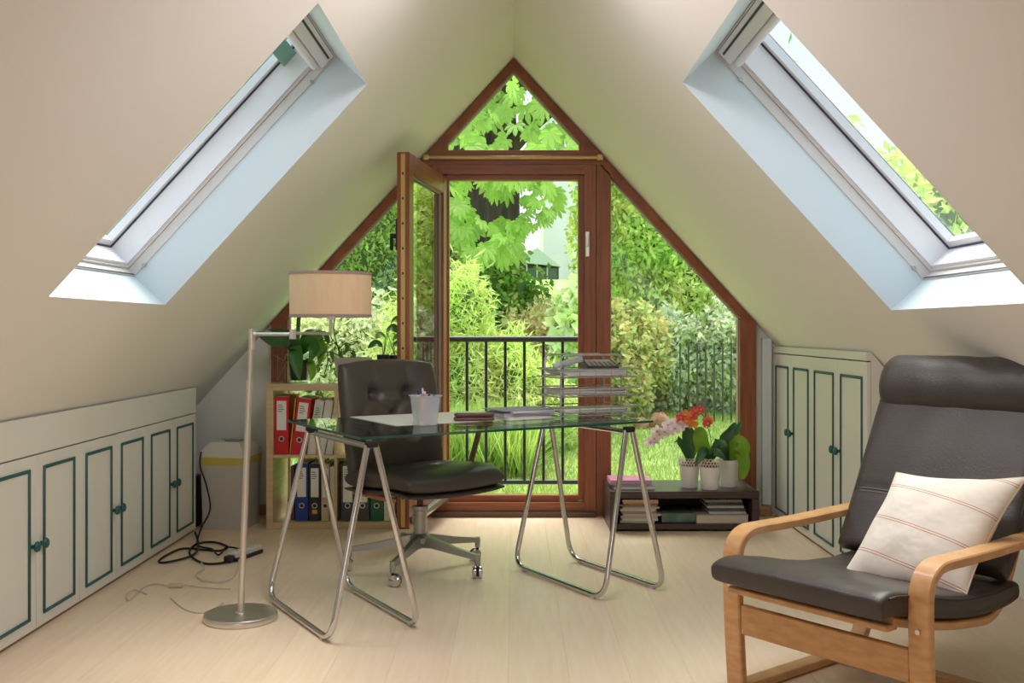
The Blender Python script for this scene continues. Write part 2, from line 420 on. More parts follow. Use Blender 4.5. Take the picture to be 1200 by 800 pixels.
# ---------------- skylights ----------------
for sg, nm in ((-1, 'window_2'), (1, 'window_3')):
    t0, t1, ya, yb = SKY[sg]; base = struct_empty(nm, tuple(roof(sg, t0, (ya+yb)/2, 0.15)))
    def ring(name, off0, off1, n0, n1, m, dark=False):
        mb = MB()
        for (a, b, c, d) in ((t0+off0, t0+off1, ya+off0, yb-off0), (t1-off1, t1-off0, ya+off0, yb-off0),
                             (t0+off1, t1-off1, ya+off0, ya+off1), (t0+off1, t1-off1, yb-off1, yb-off0)):
            P = [roof(sg, a, c, n0), roof(sg, b, c, n0), roof(sg, b, d, n0), roof(sg, a, d, n0)]
            Q = [roof(sg, a, c, n1), roof(sg, b, c, n1), roof(sg, b, d, n1), roof(sg, a, d, n1)]
            mb.add(P+Q, [[0, 1, 2, 3], [4, 5, 6, 7], [0, 1, 5, 4], [1, 2, 6, 5], [2, 3, 7, 6], [3, 0, 4, 7]])
        return mb.build(name, m, base, smooth=False, world=True)
    def slabp(name, a, b, c, d, n0, n1, m):
        P = [roof(sg, a, c, n0), roof(sg, b, c, n0), roof(sg, b, d, n0), roof(sg, a, d, n0)]
        return MB().extr(P, roof(sg, a, c, n1)-roof(sg, a, c, n0)).build(name, m, base, smooth=False, world=True)
    ring('lining', 0.002, 0.007, 0.165, 0.20, grey_lac)
    ring('outer_frame', -0.03, 0.016, 0.201, 0.30, grey_lac)
    ring('sash', 0.0161, 0.028, 0.212, 0.30, white_lac)
    ring('gasket', 0.018, 0.033, 0.3005, 0.306, mat('blue_black_gasket', lin(50, 62, 92), 0.5))
    ring('pane_frame', 0.030, 0.058, 0.3065, 0.335, white_lac)
    slabp('glass_pane', t0+0.05, t1-0.05, ya+0.05, yb-0.05, 0.336, 0.342, window_glass)
    ring('flashing', -0.05, 0.029, 0.307, 0.35, mat('roof_flashing', lin(90, 90, 92), 0.5, 0.5))
    # vent bar at the head and dark joint at the foot
    slabp('vent_bar', t1-0.075, t1-0.01, ya+0.03, yb-0.03, 0.165, 0.2, white_lac)
    slabp('vent_slot', t1-0.035, t1-0.027, ya+0.06, yb-0.06, 0.162, 0.165, black_pl)
    slabp('joint_strip', t0+0.0075, t0+0.0085, ya+0.01, yb-0.01, 0.166, 0.172, black_pl)
    mb = MB(); a = roof(sg, t1-0.09, ya+0.04, 0.19); b = roof(sg, t1-0.09, yb-0.04, 0.19); mb.tube([a, b], 0.016, 12)
    mb.build('handle_bar', white_lac, base, world=True)
    mb = MB()
    for tt in (t0+0.06, t1-0.14): mb.tube([roof(sg, tt, yb-0.014, 0.165), roof(sg, tt, yb-0.0078, 0.165)], 0.008, 12)
    mb.build('screw', alu, base, world=True)
    if sg < 0:
        slabp('reflection_flap', t1-0.17, t1-0.10, ya+0.08, yb-0.03, 0.28, 0.298, mat('green_reflection_flap', lin(110, 168, 146), 0.3))  # green reflection of the trees, put in as a tinted flap

# ---------------- built-in cupboards ----------------
def cupboards(name, sg, X, bounds, ztop, zpan, zk, pairs, back, fascia_top, lab):
    root = thing(name, lab, 'cupboard', (sg*X, (bounds[0]+bounds[-1])/2, 0))
    ya, yb = bounds[0], bounds[-1]
    f = lambda d: sg*(X+d)
    x0, x1 = sorted((f(0.02), f(0.33)))
    body = MB().bx(x0, x1, ya, yb, 0.02, ztop-0.18 if sg < 0 else ztop-0.42, 0.0)
    # carcass kept below the roof slope: side panels follow it
    mbb = MB()
    for y in (ya+0.009, yb-0.009):
        zt = H+(W-X-0.02)/0.917-0.004
        mbb.extr([(f(0.02), y-0.009, 0.0), (f(0.02), y-0.009, min(zt, fascia_top)), (f(0.34), y-0.009, min(zt, fascia_top)-0.34/0.917-0.0), (f(0.34), y-0.009, 0.0)], (0, 0.018, 0))
    mbb.bx(min(f(0.02), f(0.33)), max(f(0.02), f(0.33)), ya+0.018, yb-0.018, 0.0, 0.02)
    mbb.build('carcass', cabp, root, smooth=False, world=True); body.bm.free()
    a, b = sorted((f(0.0), f(0.02)))
    MB().bx(a, b, ya, yb, ztop+0.006, fascia_top).build('fascia', cabp, root, smooth=False, world=True)
    MB().bx(min(f(0.012), f(0.03)), max(f(0.012), f(0.03)), ya, yb, 0.0, 0.012).build('plinth', mat('plinth_brown', lin(150, 118, 88), 0.6), root, smooth=False, world=True)
    for i in range(len(bounds)-1):
        u, v = bounds[i]+0.0015, bounds[i+1]-0.0015
        d = MB().bx(min(f(0.001), f(0.019)), max(f(0.001), f(0.019)), u, v, 0.014, ztop, 0.0015).build('door', cabp, root, world=True)
        # teal moulding
        p, q = u+0.05, v-0.05; tz0, tz1 = zpan
        mb = MB(); tw = 0.013; xa, xb = sorted((f(-0.006), f(0.0012)))
        mb.bx(xa, xb, p, p+tw, tz0, tz1, 0.003); mb.bx(xa, xb, q-tw, q, tz0, tz1, 0.003)
        mb.bx(xa, xb, p+tw, q-tw, tz0, tz0+tw, 0.003); mb.bx(xa, xb, p+tw, q-tw, tz1-tw, tz1, 0.003)
        mb.build('moulding', teal, d, world=True)['label'] = 'teal moulding'
        left = pairs[i]
        ky = (v-0.032) if left else (u+0.032)
        prof = [(0.008, 0), (0.007, 0.007), (0.010, 0.010), (0.018, 0.014), (0.020, 0.020), (0.016, 0.026), (0.002, 0.029)]
        Mx = Matrix.Rotation(R(90)*(1 if sg < 0 else -1), 3, 'Y')
        mb = MB(); mb.lathe(prof, 16, (f(0.0), ky, zk), Mx)
        mb.build('knob', teal, d, world=True)['label'] = 'teal round knob'
    return root
bl = [1.12+0.372*0, ]
bl = [5.588-0.3735*k for k in range(13)][::-1]
cupboards('low_cupboard', -1, 1.734, bl, 0.643, (0.054, 0.60), 0.318, [(k % 2 == 0) for k in range(12)], 0.3, 0.783,
          'long low white cupboard with teal moulded doors along the left knee wall')
br = [4.46, 4.865, 5.285, 5.675, 6.055]
cupboards('tall_cupboard', 1, 1.537, br, 0.958, (0.054, 0.893), 0.527, [True, False, True, False], 0.3, 1.001,
          'tall white cupboard with four narrow teal moulded doors behind the armchair')

# ---------------- curtain rod, railing ----------------
t = thing('curtain_rod', 'thin brass curtain rod across the gable window above the door', 'curtain rod', tuple(px(602, 185, 6.0)))
MB().tube([px(499, 184.5, 6.0), px(703, 184.5, 6.0)], 0.011, 12).build('rod', brass, t, world=True)
for x in (499, 703):
    c = px(x, 184.5, 6.0); mb = MB(); mb.box(c, (0.035, 0.03, 0.034), bev=0.005); mb.tube([c, c+Vector((0, 0.025, 0))], 0.008, 8)
    mb.build('bracket', brass, t, world=True)
blackm = mat('black_iron', lin(50, 54, 60), 0.35, 0.3)
YR = 6.42
t = thing('balcony_railing', 'black iron railing with thin upright bars outside the open door', 'railing', (0, YR, 0))
MB().tube([(-0.62, YR, 1.04), (0.52, YR, 1.04)], 0.019, 14).build('top_rail', blackm, t, world=True)
MB().tube([(-0.62, YR, 0.145), (0.52, YR, 0.145)], 0.015, 12).build('bottom_rail', blackm, t, world=True)
b0 = MB().tube([(0, 0, 0.15), (0, 0, 1.03)], 0.0095, 8).build('baluster', blackm, t)
b0.location = (-0.533, 0, 0)
for k in range(1, 9): dup(b0, t, loc=(-0.533+0.12*k, 0, 0))
for x in (-0.62, 0.52):
    MB().bx(x-0.02, x+0.02, 6.302, YR+0.02, 1.02, 1.06, 0.004).build('bracket', blackm, t, world=True)
    MB().bx(x-0.02, x+0.02, 6.302, YR+0.02, 0.125, 0.165, 0.004).build('bracket', blackm, t, world=True)

# ---------------- bookcase and folders ----------------
SX0, SX1, SY0, SY1, SH = -1.366, -0.602, 5.65, 6.02, 0.80
t = thing('bookcase', 'birch coloured open bookcase of four compartments under the left window', 'bookcase', ((SX0+SX1)/2, (SY0+SY1)/2, 0))
mb = MB(); P = 0.038

for xa in (SX0, SX1-P): MB().bx(xa, xa+P, SY0, SY1, 0, SH, 0.002).build('side_panel', birch, t, world=True)
MB().bx(SX0+P, SX1-P, SY0, SY1, SH-P, SH, 0.002).build('top_panel', birch, t, world=True)
MB().bx(SX0+P, SX1-P, SY0, SY1, 0.0, P, 0.002).build('bottom_panel', birch, t, world=True)
xm = (SX0+SX1)/2
MB().bx(SX0+P, SX1-P, SY0+0.003, SY1, 0.392, 0.408, 0.001).build('shelf', birch, t, world=True)
MB().bx(xm-0.008, xm+0.008, SY0+0.004, SY1, P, 0.392, 0.001).build('divider', birch, t, world=True)
MB().bx(xm-0.008, xm+0.008, SY0+0.004, SY1, 0.408, SH-P, 0.001).build('divider', birch, t, world=True)
tag(MB().bx(SX0+0.02, SX1-0.02, SY0+0.005, SY1-0.005, SH+0.0005, SH+0.0065).build('glass_sheet', glassmat('shelf_glass', (0.82, 0.93, 0.9, 1), 1.5), smooth=False, origin=(xm, 5.83, SH)),
    'thin glass sheet lying on top of the birch bookcase', 'glass sheet')

inkm = mat('ink_grey', lin(90, 92, 100), 0.7)
def binder(x, y, z, w_, h_, d_, m, label, tilt=0, lab=True, ring=True, cat='folder', group=None, labcol=None, lz=(0.42, 0.93), inner=None):
    t = thing('lever_arch_folder' if ring else 'folder', label, cat, (x, y, z), 0, group); t.rotation_euler = (0, R(tilt), 0)
    MB().bx(0, w_, 0, d_, 0, h_, 0.002).build('cover', m, t)
    pb = MB(); pb.bx(0.006, w_-0.006, 0.02, d_-0.005, h_, h_+0.002); pb.build('pages', paper, t)
    if lab:
        l = MB(); l.bx(w_*0.16, w_*0.84, -0.0012, 0, h_*lz[0], h_*lz[1]); l = l.build('label_card', labcol or paper, t)
        k = MB(); zz = h_*lz[1]-0.02
        for q in range(4): k.bx(w_*0.24, w_*(0.55+0.06*(q % 3)), -0.0018, -0.0012, zz-0.004, zz); zz -= 0.012
        k.build('lettering', inkm, l)
    if ring:
        mb = MB(); Mx = Matrix.Rotation(R(90), 3, 'X'); mb.lathe([(0.011, 0), (0.015, 0), (0.015, 0.004), (0.011, 0.004), (0.011, 0)], 20, (w_/2, -0.0, h_*0.27), Mx, cap=False)
        mb.build('finger_ring', steel, t)
        mb = MB(); mb.lathe([(0.0105, 0), (0.0105, 0.002)], 18, (w_/2, 0, h_*0.27), Mx); mb.build('finger_hole', black_pl, t)
    return t
redm = mat('red_board', lin(204, 30, 40), 0.5); bluem = mat('blue_board', lin(30, 62, 150), 0.5); blk = mat('black_board', lin(42, 42, 46), 0.55)
greenm = mat('green_board', lin(26, 104, 64), 0.5); beigem = mat('beige_board', lin(206, 184, 152), 0.6); whitem = mat('white_board', lin(222, 218, 206), 0.6); greym = mat('grey_board', lin(70, 72, 78), 0.55)
yl = mat('yellow_board', lin(216, 178, 66), 0.6)
Zf = 5.68
def fx(p): return (p-602)/1200*Zf
zt = 0.4085
binder(-1.327, Zf, zt, 0.078, 0.318, 0.28, redm, 'upright red lever arch folder, leftmost on the upper shelf')
tag(MB().bx(0, 0.006, 0, 0.28, 0, 0.31).build('folder', yl), 'thin yellow folder leaning between the two red lever arch folders', 'folder').location = (-1.247, Zf+0.01, zt)
bpy.data.objects['folder'].rotation_euler = (0, R(6), 0)
binder(-1.238, Zf, zt, 0.078, 0.315, 0.28, redm, 'red lever arch folder leaning right beside a thin yellow folder', tilt=7)
x = -1.150
for k, (w_, tl, lb) in enumerate(((0.05, 9, 'pale folder with green print leaning next to the second red folder'), (0.045, 9.5, 'plain white folder leaning in the middle of the upper shelf'), (0.04, 10, 'white folder leaning against the bookcase divider'))):
    binder(x, Zf+0.01, zt, w_, 0.305, 0.27, whitem, lb, tilt=tl, ring=False, lab=(k == 0), labcol=mat('mint_label', lin(186, 206, 184), 0.6)); x += w_+0.004
zl = 0.0385
tag(MB().bx(0, 0.022, 0, 0.2, 0, 0.3, 0.001).build('book', mat('dark_brown_book', lin(96, 58, 44), 0.6)), 'dark brown book standing left of the blue folder', 'book').location = (-1.243, Zf+0.02, zl)
binder(-1.212, Zf, zl, 0.072, 0.318, 0.28, bluem, 'blue lever arch folder on the lower left shelf')
binder(-1.136, Zf, zl, 0.064, 0.315, 0.28, blk, 'black lever arch folder with small yellow sticker beside the blue one')
st = bpy.context.scene.collection.objects[-1]
tag(MB().bx(-1.136+0.018, -1.136+0.046, Zf-0.0015, Zf, zl+0.04, zl+0.062).build('sticker', yl), 'small yellow sticker stuck low on the black folder spine', 'sticker')
binder(-1.068, Zf, zl, 0.045, 0.312, 0.28, beigem, 'beige lever arch folder between the black folder and a white one')
binder(-1.019, Zf, zl, 0.026, 0.30, 0.27, whitem, 'thin white folder against the divider on the lower shelf', ring=False, lab=False)
binder(-0.960, Zf, zl, 0.078, 0.315, 0.28, greym, 'dark grey lever arch folder with white label, behind the trestle leg', lz=(0.33, 0.97))
binder(-0.878, Zf, zl, 0.078, 0.315, 0.28, greym, 'dark grey lever arch folder with white label, next to the green one', lz=(0.33, 0.97))
binder(-0.796, Zf, zl, 0.072, 0.315, 0.28, greenm, 'green lever arch folder on the lower right shelf', lz=(0.55, 0.93))
binder(-0.720, Zf, zl, 0.06, 0.31, 0.28, whitem, 'white folder with blue print at the right end of the lower shelf', ring=False, labcol=mat('pale_blue', lin(196, 208, 214), 0.6))

# ---------------- plant helpers ----------------
leafm = mat('orchid_leaf', lin(58, 118, 44), 0.35, col2=lin(84, 146, 52), scale=8, transl=0.25, spec=0.6)
leafd = mat('dark_orchid_leaf', lin(44, 92, 52), 0.35, col2=lin(66, 118, 64), scale=8, transl=0.2, spec=0.6)
leafy = mat('lime_leaf', lin(120, 176, 40), 0.4, col2=lin(160, 196, 60), scale=12, transl=0.35)
stemm = mat('plant_stem', lin(96, 110, 60), 0.6); twigm = mat('twig', lin(84, 66, 50), 0.8)
def strap(path, wmax, parent, m, up=(0, 0, 1), name='leaf', fold=0.25, pw=0.9):
    pts = catmull(path, 6); L = len(pts); vs = []; up = Vector(up)
    for i, p in enumerate(pts):
        t_ = (pts[min(i+1, L-1)]-pts[max(i-1, 0)]).normalized(); sd = t_.cross(up)
        sd = sd.normalized() if sd.length > 1e-4 else t_.orthogonal().normalized(); nn = sd.cross(t_).normalized()
        q = i/(L-1); ww = wmax*0.5*(max(0.0, math.sin(math.pi*min(1, (q*0.93+0.07))))**pw) if q < 0.999 else 0.001
        ww = max(ww, 0.002)
        for k in (-1, -0.5, 0, 0.5, 1): vs.append(p+sd*ww*k+nn*(abs(k)*ww*fold))
    top = len(vs)
    vs += [v-Vector((0, 0, 0.0015)) for v in vs]
    fs = []
    for i in range(L-1):
        for k in range(4):
            a = i*5+k; fs.append([a, a+1, a+6, a+5]); fs.append([top+a, top+a+5, top+a+6, top+a+1])
    for i in range(L-1):
        for k in (0, 4):
            a = i*5+k; fs.append([a, a+5, top+a+5, top+a])
    return MB().add(vs, fs).build(name, m, parent, world=True)
def pot_lathe(c, r0, r1, h, m, parent, name='pot', n=28, rim=0.004):
    mb = MB(); mb.lathe([(r0, 0), (r1, h), (r1-rim, h), (r1-rim-0.002, h-0.025), (0.001, h-0.027)], n, c); return mb.build(name, m, parent, world=True)

# orchid in a glass jar on the bookcase
ct = px(350, 447, 5.83); ct.z = SH+0.007
t = thing('orchid', 'orchid with large dark strap leaves in a glass jar on the bookcase', 'plant', tuple(ct))
MB().lathe([(0.052, 0), (0.066, 0.16), (0.064, 0.16), (0.050, 0.004), (0.001, 0.004)], 28, ct).build('glass_jar', glassmat('jar_glass', (0.86, 0.9, 0.9, 1), 1.5, mul=1.0), t, world=True)
MB().lathe([(0.045, 0.006), (0.056, 0.12), (0.001, 0.125)], 24, ct).build('inner_pot', mat('brown_inner_pot', lin(84, 66, 58), 0.6), t, world=True)
b = ct+Vector((-0.01, 0, 0.14))
P6 = lambda l: [px(a, c_, 5.83+dz) for a, c_, dz in l]
strap([b]+P6([(340, 398, -.05), (325, 402, -.08), (302, 392, -.1)]), 0.10, t, leafd, up=(0, -0.75, 0.65))
strap([b]+P6([(341, 394, .05), (330, 388, .1), (312, 386, .14)]), 0.05, t, leafd, up=(0, -0.5, 0.9))
strap([b]+P6([(352, 406, -.02), (368, 396, -.04), (380, 393, -.02), (386, 402, 0)]), 0.075, t, leafm, up=(0, -0.75, 0.65))
strap([b]+P6([(360, 392, .04), (372, 390, .08), (383, 398, .1)]), 0.06, t, leafd, up=(0, -0.5, 0.9))
strap([b]+P6([(346, 410, -.08), (348, 425, -.1), (351, 444, -.11)]), 0.085, t, leafm, up=(0, -1, 0.1))
strap([b]+P6([(362, 402, -.07), (368, 410, -.1), (362, 424, -.11)]), 0.075, t, leafm, up=(0, -1, 0.1))
strap([b]+P6([(372, 400, .0), (376, 414, -.03), (374, 428, -.04)]), 0.06, t, leafy, up=(0, -1, 0.1))
strap([b+Vector((0.05, 0, -0.02))]+P6([(364, 426, -.07), (366, 438, -.08), (364, 446, -.09)]), 0.05, t, leafy, up=(0, -1, 0.1))
MB().tube(catmull([b]+P6([(349, 395, 0), (350, 375, 0), (352, 352, 0)]), 6), 0.012, 8).build('flower_stem', mat('green_stem', lin(60, 110, 50), 0.5), t, world=True)

# wire candle stand left of it
ct = px(328, 447, 5.8); ct.z = SH+0.007
t = thing('wire_stand', 'small thin bronze wire stand at the left end of the bookcase', 'stand', tuple(ct))
wire = mat('bronze_wire', lin(158, 134, 104), 0.4, 0.5)
for dx in (-0.01, 0.035):
    MB().tube([ct+Vector((dx, -0.02, 0.003)), ct+Vector((dx*0.9, -0.02, 0.09)), ct+Vector((dx*1.6, 0.02, 0.15))], 0.0025, 6).build('leg', wire, t, world=True)
MB().tube(catmull([ct+Vector((-0.03, -.02, 0.15)), ct+Vector((0.02, 0.0, 0.12)), ct+Vector((0.03, 0.02, 0.15)), ct+Vector((0.05, 0, .135))], 6), 0.0025, 6).build('scroll', wire, t, world=True)
MB().tube([ct+Vector((-0.01, -0.02, 0.005)), ct+Vector((0.045, 0.02, 0.13))], 0.0025, 6).build('brace', wire, t, world=True)

# twiggy plant in a square grey planter
ct = px(414, 447, 5.82); ct.z = SH+0.007
t = thing('bare_twig_plant', 'nearly bare twisted plant in a square grey planter on the bookcase', 'plant', tuple(ct))
mb = MB(); a, b_, hh = 0.075, 0.095, 0.135
mb.add([ct+Vector(v) for v in [(-a, -a, 0), (a, -a, 0), (a, a, 0), (-a, a, 0), (-b_, -b_, hh), (b_, -b_, hh), (b_, b_, hh), (-b_, b_, hh), (-b_+.01, -b_+.01, hh), (b_-.01, -b_+.01, hh), (b_-.01, b_-.01, hh), (-b_+.01, b_-.01, hh), (-b_+.012, -b_+.012, hh-.02), (b_-.012, -b_+.012, hh-.02), (b_-.012, b_-.012, hh-.02), (-b_+.012, b_-.012, hh-.02)]],
       [[0, 1, 2, 3], [0, 1, 5, 4], [1, 2, 6, 5], [2, 3, 7, 6], [3, 0, 4, 7], [4, 5, 9, 8], [5, 6, 10, 9], [6, 7, 11, 10], [7, 4, 8, 11], [8, 9, 13, 12], [9, 10, 14, 13], [10, 11, 15, 14], [11, 8, 12, 15]])
mb.build('planter', mat('grey_planter', lin(176, 172, 160), 0.6), t, world=True)
MB().bx(ct.x-b_+.013, ct.x+b_-.013, ct.y-b_+.013, ct.y+b_-.013, ct.z+hh-.03, ct.z+hh-.012).build('soil', soil, t, world=True)
mb = MB(); rs = random.Random(3)
for path in ([(400, 420), (394, 400), (391, 385), (393, 370)], [(400, 420), (396, 405), (388, 395), (389, 378)], [(400, 418), (385, 412), (384, 425), (380, 438)], [(396, 410), (405, 402), (412, 404), (420, 399)], [(398, 414), (408, 410), (416, 412)], [(396, 406), (392, 402), (386, 404), (381, 398)]):
    mb.tube(catmull([px(a_, c_, 5.80+rs.uniform(-.03, .03)) for a_, c_ in path], 5), 0.0032, 6)
mb.build('twig', twigm, t, world=True)
for k in range(5):
    p = px(383+k*7, 404+rs.uniform(-8, 10), 5.79); strap([p, p+Vector((rs.uniform(-.03, .03), -.02, -.02)), p+Vector((rs.uniform(-.05, .05), -.03, -.06))], 0.022, t, leafm, up=(0, -1, 0.2))

# two small black pots at the right end
for q, (xx, lb, hgt) in enumerate(((449, 'small black pot with heart leaved plant on the bookcase beside the door', 0.15), (463, 'small black pot behind the office chair back, nearest the open door', 0.145))):
    ct = px(xx, 447, 5.83+0.05*q); ct.z = SH+0.007
    t = thing('potted_plant', lb, 'plant', tuple(ct)); pot_lathe(ct, 0.028, 0.036, hgt, black_pl, t)
    rs = random.Random(q+5)
    for k in range(4 if q == 0 else 3):
        a0 = rs.uniform(0, 6.28); top_ = ct+Vector((0.03*math.cos(a0)+(0.02 if q == 0 else -0.02), 0.03*math.sin(a0), hgt+0.05+0.045*k))
        MB().tube(catmull([ct+Vector((0, 0, hgt-0.02)), (ct+top_)/2+Vector((0, 0, hgt/2)), top_], 5), 0.002, 5).build('stem', stemm, t, world=True)
        dr = Vector((math.cos(a0*2.3), -0.4, 0.1)).normalized()
        strap([top_, top_+dr*0.04+Vector((0, 0, 0.01)), top_+dr*0.085-Vector((0, 0, 0.02))], 0.05, t, leafy if k % 2 else leafm, up=(0, -0.7, 0.7))

# ---------------- shredder, black case, power strip, cables ----------------
SZ = 5.61
c = Vector(((266-602)/1200*SZ-0.012, SZ+0.13, 0))
t = thing('paper_shredder', 'pale grey paper shredder with yellow bag edge, standing left of the bookcase', 'shredder', tuple(c), R(-8))
sg_ = mat('shredder_grey', lin(196, 192, 184), 0.5); sg2 = mat('shredder_lid', lin(214, 212, 204), 0.45)
def taper(mb, w0, d0, w1, d1, z0_, z1_):
    mb.add([(-w0, -d0, z0_), (w0, -d0, z0_), (w0, d0, z0_), (-w0, d0, z0_), (-w1, -d1, z1_), (w1, -d1, z1_), (w1, d1, z1_), (-w1, d1, z1_)],
           [[0, 1, 2, 3], [4, 5, 6, 7], [0, 1, 5, 4], [1, 2, 6, 5], [2, 3, 7, 6], [3, 0, 4, 7]]); return mb
taper(MB(), 0.112, 0.12, 0.122, 0.13, 0, 0.375).build('bin', sg_, t)
taper(MB(), 0.1235, 0.1315, 0.1245, 0.1325, 0.355, 0.398).build('bag_edge', mat('yellow_bag', lin(206, 188, 84), 0.5), t)
taper(MB(), 0.125, 0.133, 0.12, 0.128, 0.398, 0.432).build('lid_base', sg2, t)
taper(MB(), 0.12, 0.128, 0.085, 0.09, 0.432, 0.478).build('lid', sg2, t)
MB().bx(-0.02, 0.07, -0.05, 0.02, 0.476, 0.486, 0.004).build('control_panel', mat('grey_panel', lin(130, 128, 124), 0.5), t)
MB().bx(-0.075, 0.075, 0.035, 0.045, 0.4775, 0.4795).build('paper_slot', black_pl, t)
tag(MB().bx(-1.815, -1.762, 5.60, 5.80, 0, 0.285, 0.01).build('case', mat('black_case', lin(30, 32, 44), 0.5), origin=(-1.79, 5.7, 0)), 'narrow black case standing between the low cupboard and the shredder', 'case')
def fp(x, y, z=0.006):  # floor point
    Z = 1200*(H-z)/(y-386); return Vector(((x-602)/1200*Z, Z, z))
# power strip
a, b = fp(272, 658, 0.0), fp(303, 647, 0.0)
t = thing('power_strip', 'white power strip with black side lying behind the lamp base', 'power strip', tuple((a+b)/2), math.atan2(b.y-a.y, b.x-a.x))
Ls = (b-a).length
MB().bx(-Ls/2, Ls/2, -0.028, 0.028, 0.0, 0.018, 0.003).build('base', black_pl, t)
MB().bx(-Ls/2, Ls/2, -0.027, 0.027, 0.0181, 0.042, 0.006).build('housing', sg2, t)
for k in range(2):
    MB().lathe([(0.018, 0.0421), (0.018, 0.046), (0.013, 0.0455), (0.013, 0.0425)], 20, (-Ls*0.2+k*Ls*0.38, 0, 0)).build('socket', sg_, t)
MB().bx(-Ls/2-0.045, -Ls/2-0.001, -0.018, 0.018, 0.004, 0.034, 0.006).build('plug', black_pl, t)
cab = [fp(270, 657, .012), fp(256, 660), fp(240, 660), fp(227, 654), fp(222, 646), fp(231, 637), fp(250, 635), fp(266, 640, .008), fp(258, 645), fp(240, 644), fp(212, 643), fp(188, 655), fp(192, 659), fp(222, 652, .012), fp(232, 643, .012), fp(231, 630), fp(228.5, 623.5)]
mb = MB(); mb.tube(catmull(cab, 8), 0.0055, 8)
tag(mb.build('power_cable', rubber, origin=fp(240, 650, 0)), 'black cable coiled on the floor by the low cupboard', 'cable')
cab = [Vector((-1.71, 5.60, 0.43)), Vector((-1.70, 5.55, 0.36)), Vector((-1.66, 5.53, 0.26)), Vector((-1.64, 5.53, 0.13)), Vector((-1.68, 5.50, 0.03)), fp(232, 638, .016), fp(248, 643, .02), fp(256, 650, .018), fp(266, 641, .018), fp(281, 643, .02)]
tag(MB().tube(catmull(cab, 8), 0.0045, 8).build('shredder_cable', rubber, origin=fp(240, 640, 0)), 'black cable hanging down the side of the shredder to the power strip', 'cable')
wc = mat('clear_white_cable', lin(206, 196, 176), 0.5)
cab = [fp(281, 650, .01), fp(276, 672), fp(262, 681), fp(240, 680), fp(230, 673), fp(239, 666), fp(236, 659, .012)]
tag(MB().tube(catmull(cab, 8), 0.003, 6).build('thin_cable', wc, origin=fp(240, 680, 0)), 'thin pale cable curling on the floor behind the lamp base', 'cable')
t = thing('lamp_cord', 'thin pale lamp cord with inline switch lying beside the lamp base', 'cord', tuple(fp(206, 686, 0)))
MB().tube(catmull([fp(262, 706, .004), fp(240, 717, .004), fp(218, 714, .004), fp(200, 700, .004)], 8), 0.0028, 6).build('cord', wc, t, world=True)
MB().tube(catmull([fp(270, 690, .004), fp(240, 688, .004), fp(216, 685, .006)], 8), 0.0028, 6).build('cord', wc, t, world=True)
MB().tube(catmull([fp(196, 686, .006), fp(180, 684, .004), fp(165, 690, .004), fp(152, 703, .004), fp(148, 697, .004), fp(158, 691, .004), fp(172, 696, .004)], 8), 0.0028, 6).build('cord', wc, t, world=True)
c = fp(206, 686, 0.009)
MB().box(c, (0.062, 0.022, 0.018), bev=0.005).build('switch', mat('cream_switch', lin(198, 182, 150), 0.5), t, world=True)

# ---------------- floor lamp ----------------
bx_, by_ = -1.037, 3.89
t = thing('floor_lamp', 'brushed steel floor lamp with swing arm and cream drum shade', 'lamp', (bx_, by_, 0))
MB().lathe([(0.134, 0), (0.137, 0.004), (0.137, 0.022), (0.134, 0.026), (0.02, 0.027), (0.018, 0.034), (0.001, 0.034)], 56, (bx_, by_, 0)).build('base', steel, t, world=True)
top = px(295, 386, 3.89); low = Vector((bx_, by_, 0.03))
mid = low.lerp(top, 0.80)
MB().tube([low, mid], 0.0125, 16).build('pole', steel, t, world=True)
MB().tube([low.lerp(top, 0.79), low.lerp(top, 0.82)], 0.0145, 16).build('collar', steel, t, world=True)
MB().tube([mid, top], 0.009, 14).build('upper_pole', steel, t, world=True)
MB().tube([top-Vector((0, 0, 0.075)), top+Vector((0, 0, 0.003))], 0.0125, 14).build('joint', steel, t, world=True)
el = px(343, 391.5, 3.80); sc = px(387.5, 392, 3.98)
MB().tube([Vector((top.x, top.y, el.z)), el], 0.0075, 12).build('arm', steel, t, world=True)
MB().tube([el-Vector((0, 0, 0.018)), el+Vector((0, 0, 0.018))], 0.0125, 14).build('joint', steel, t, world=True)
MB().tube([el+Vector((0, 0, .004)), sc+Vector((0, 0, .004))], 0.006, 12).build('arm', steel, t, world=True)
MB().tube([sc, sc+Vector((0, 0, 0.12))], 0.006, 10).build('stem', steel, t, world=True)
MB().lathe([(0.016, 0.06), (0.016, 0.115), (0.001, 0.115)], 16, sc).build('lamp_holder', white_lac, t, world=True)
MB().lathe([(0.001, 0.115), (0.018, 0.13), (0.028, 0.155), (0.02, 0.18), (0.001, 0.187)], 16, sc).build('bulb', mat('milk_bulb', lin(240, 236, 226), 0.4), t, world=True)
shm = mat('cream_shade', lin(244, 224, 192), 0.9, col2=lin(240, 216, 180), scale=60, transl=0.5, stretch=(1, 1, 0.2))
z_a = H-(371-386)/1200*3.98; z_b = H-(320-386)/1200*3.98; Rr = 0.157
MB().lathe([(Rr, 0), (Rr, z_b-z_a)], 64, (sc.x, sc.y, z_a)).build('drop', shm, t, world=True)
sh = bpy.data.objects['drop']; sh.name = 'lamp_shade'
bm = bmesh.new(); bm.from_mesh(sh.data)
bmesh.ops.delete(bm, geom=[f for f in bm.faces if len(f.verts) > 4], context='FACES_ONLY')
bmesh.ops.solidify(bm, geom=list(bm.faces), thickness=0.0015); bm.to_mesh(sh.data); bm.free()
trm = mat('taupe_trim', lin(150, 128, 120), 0.8)
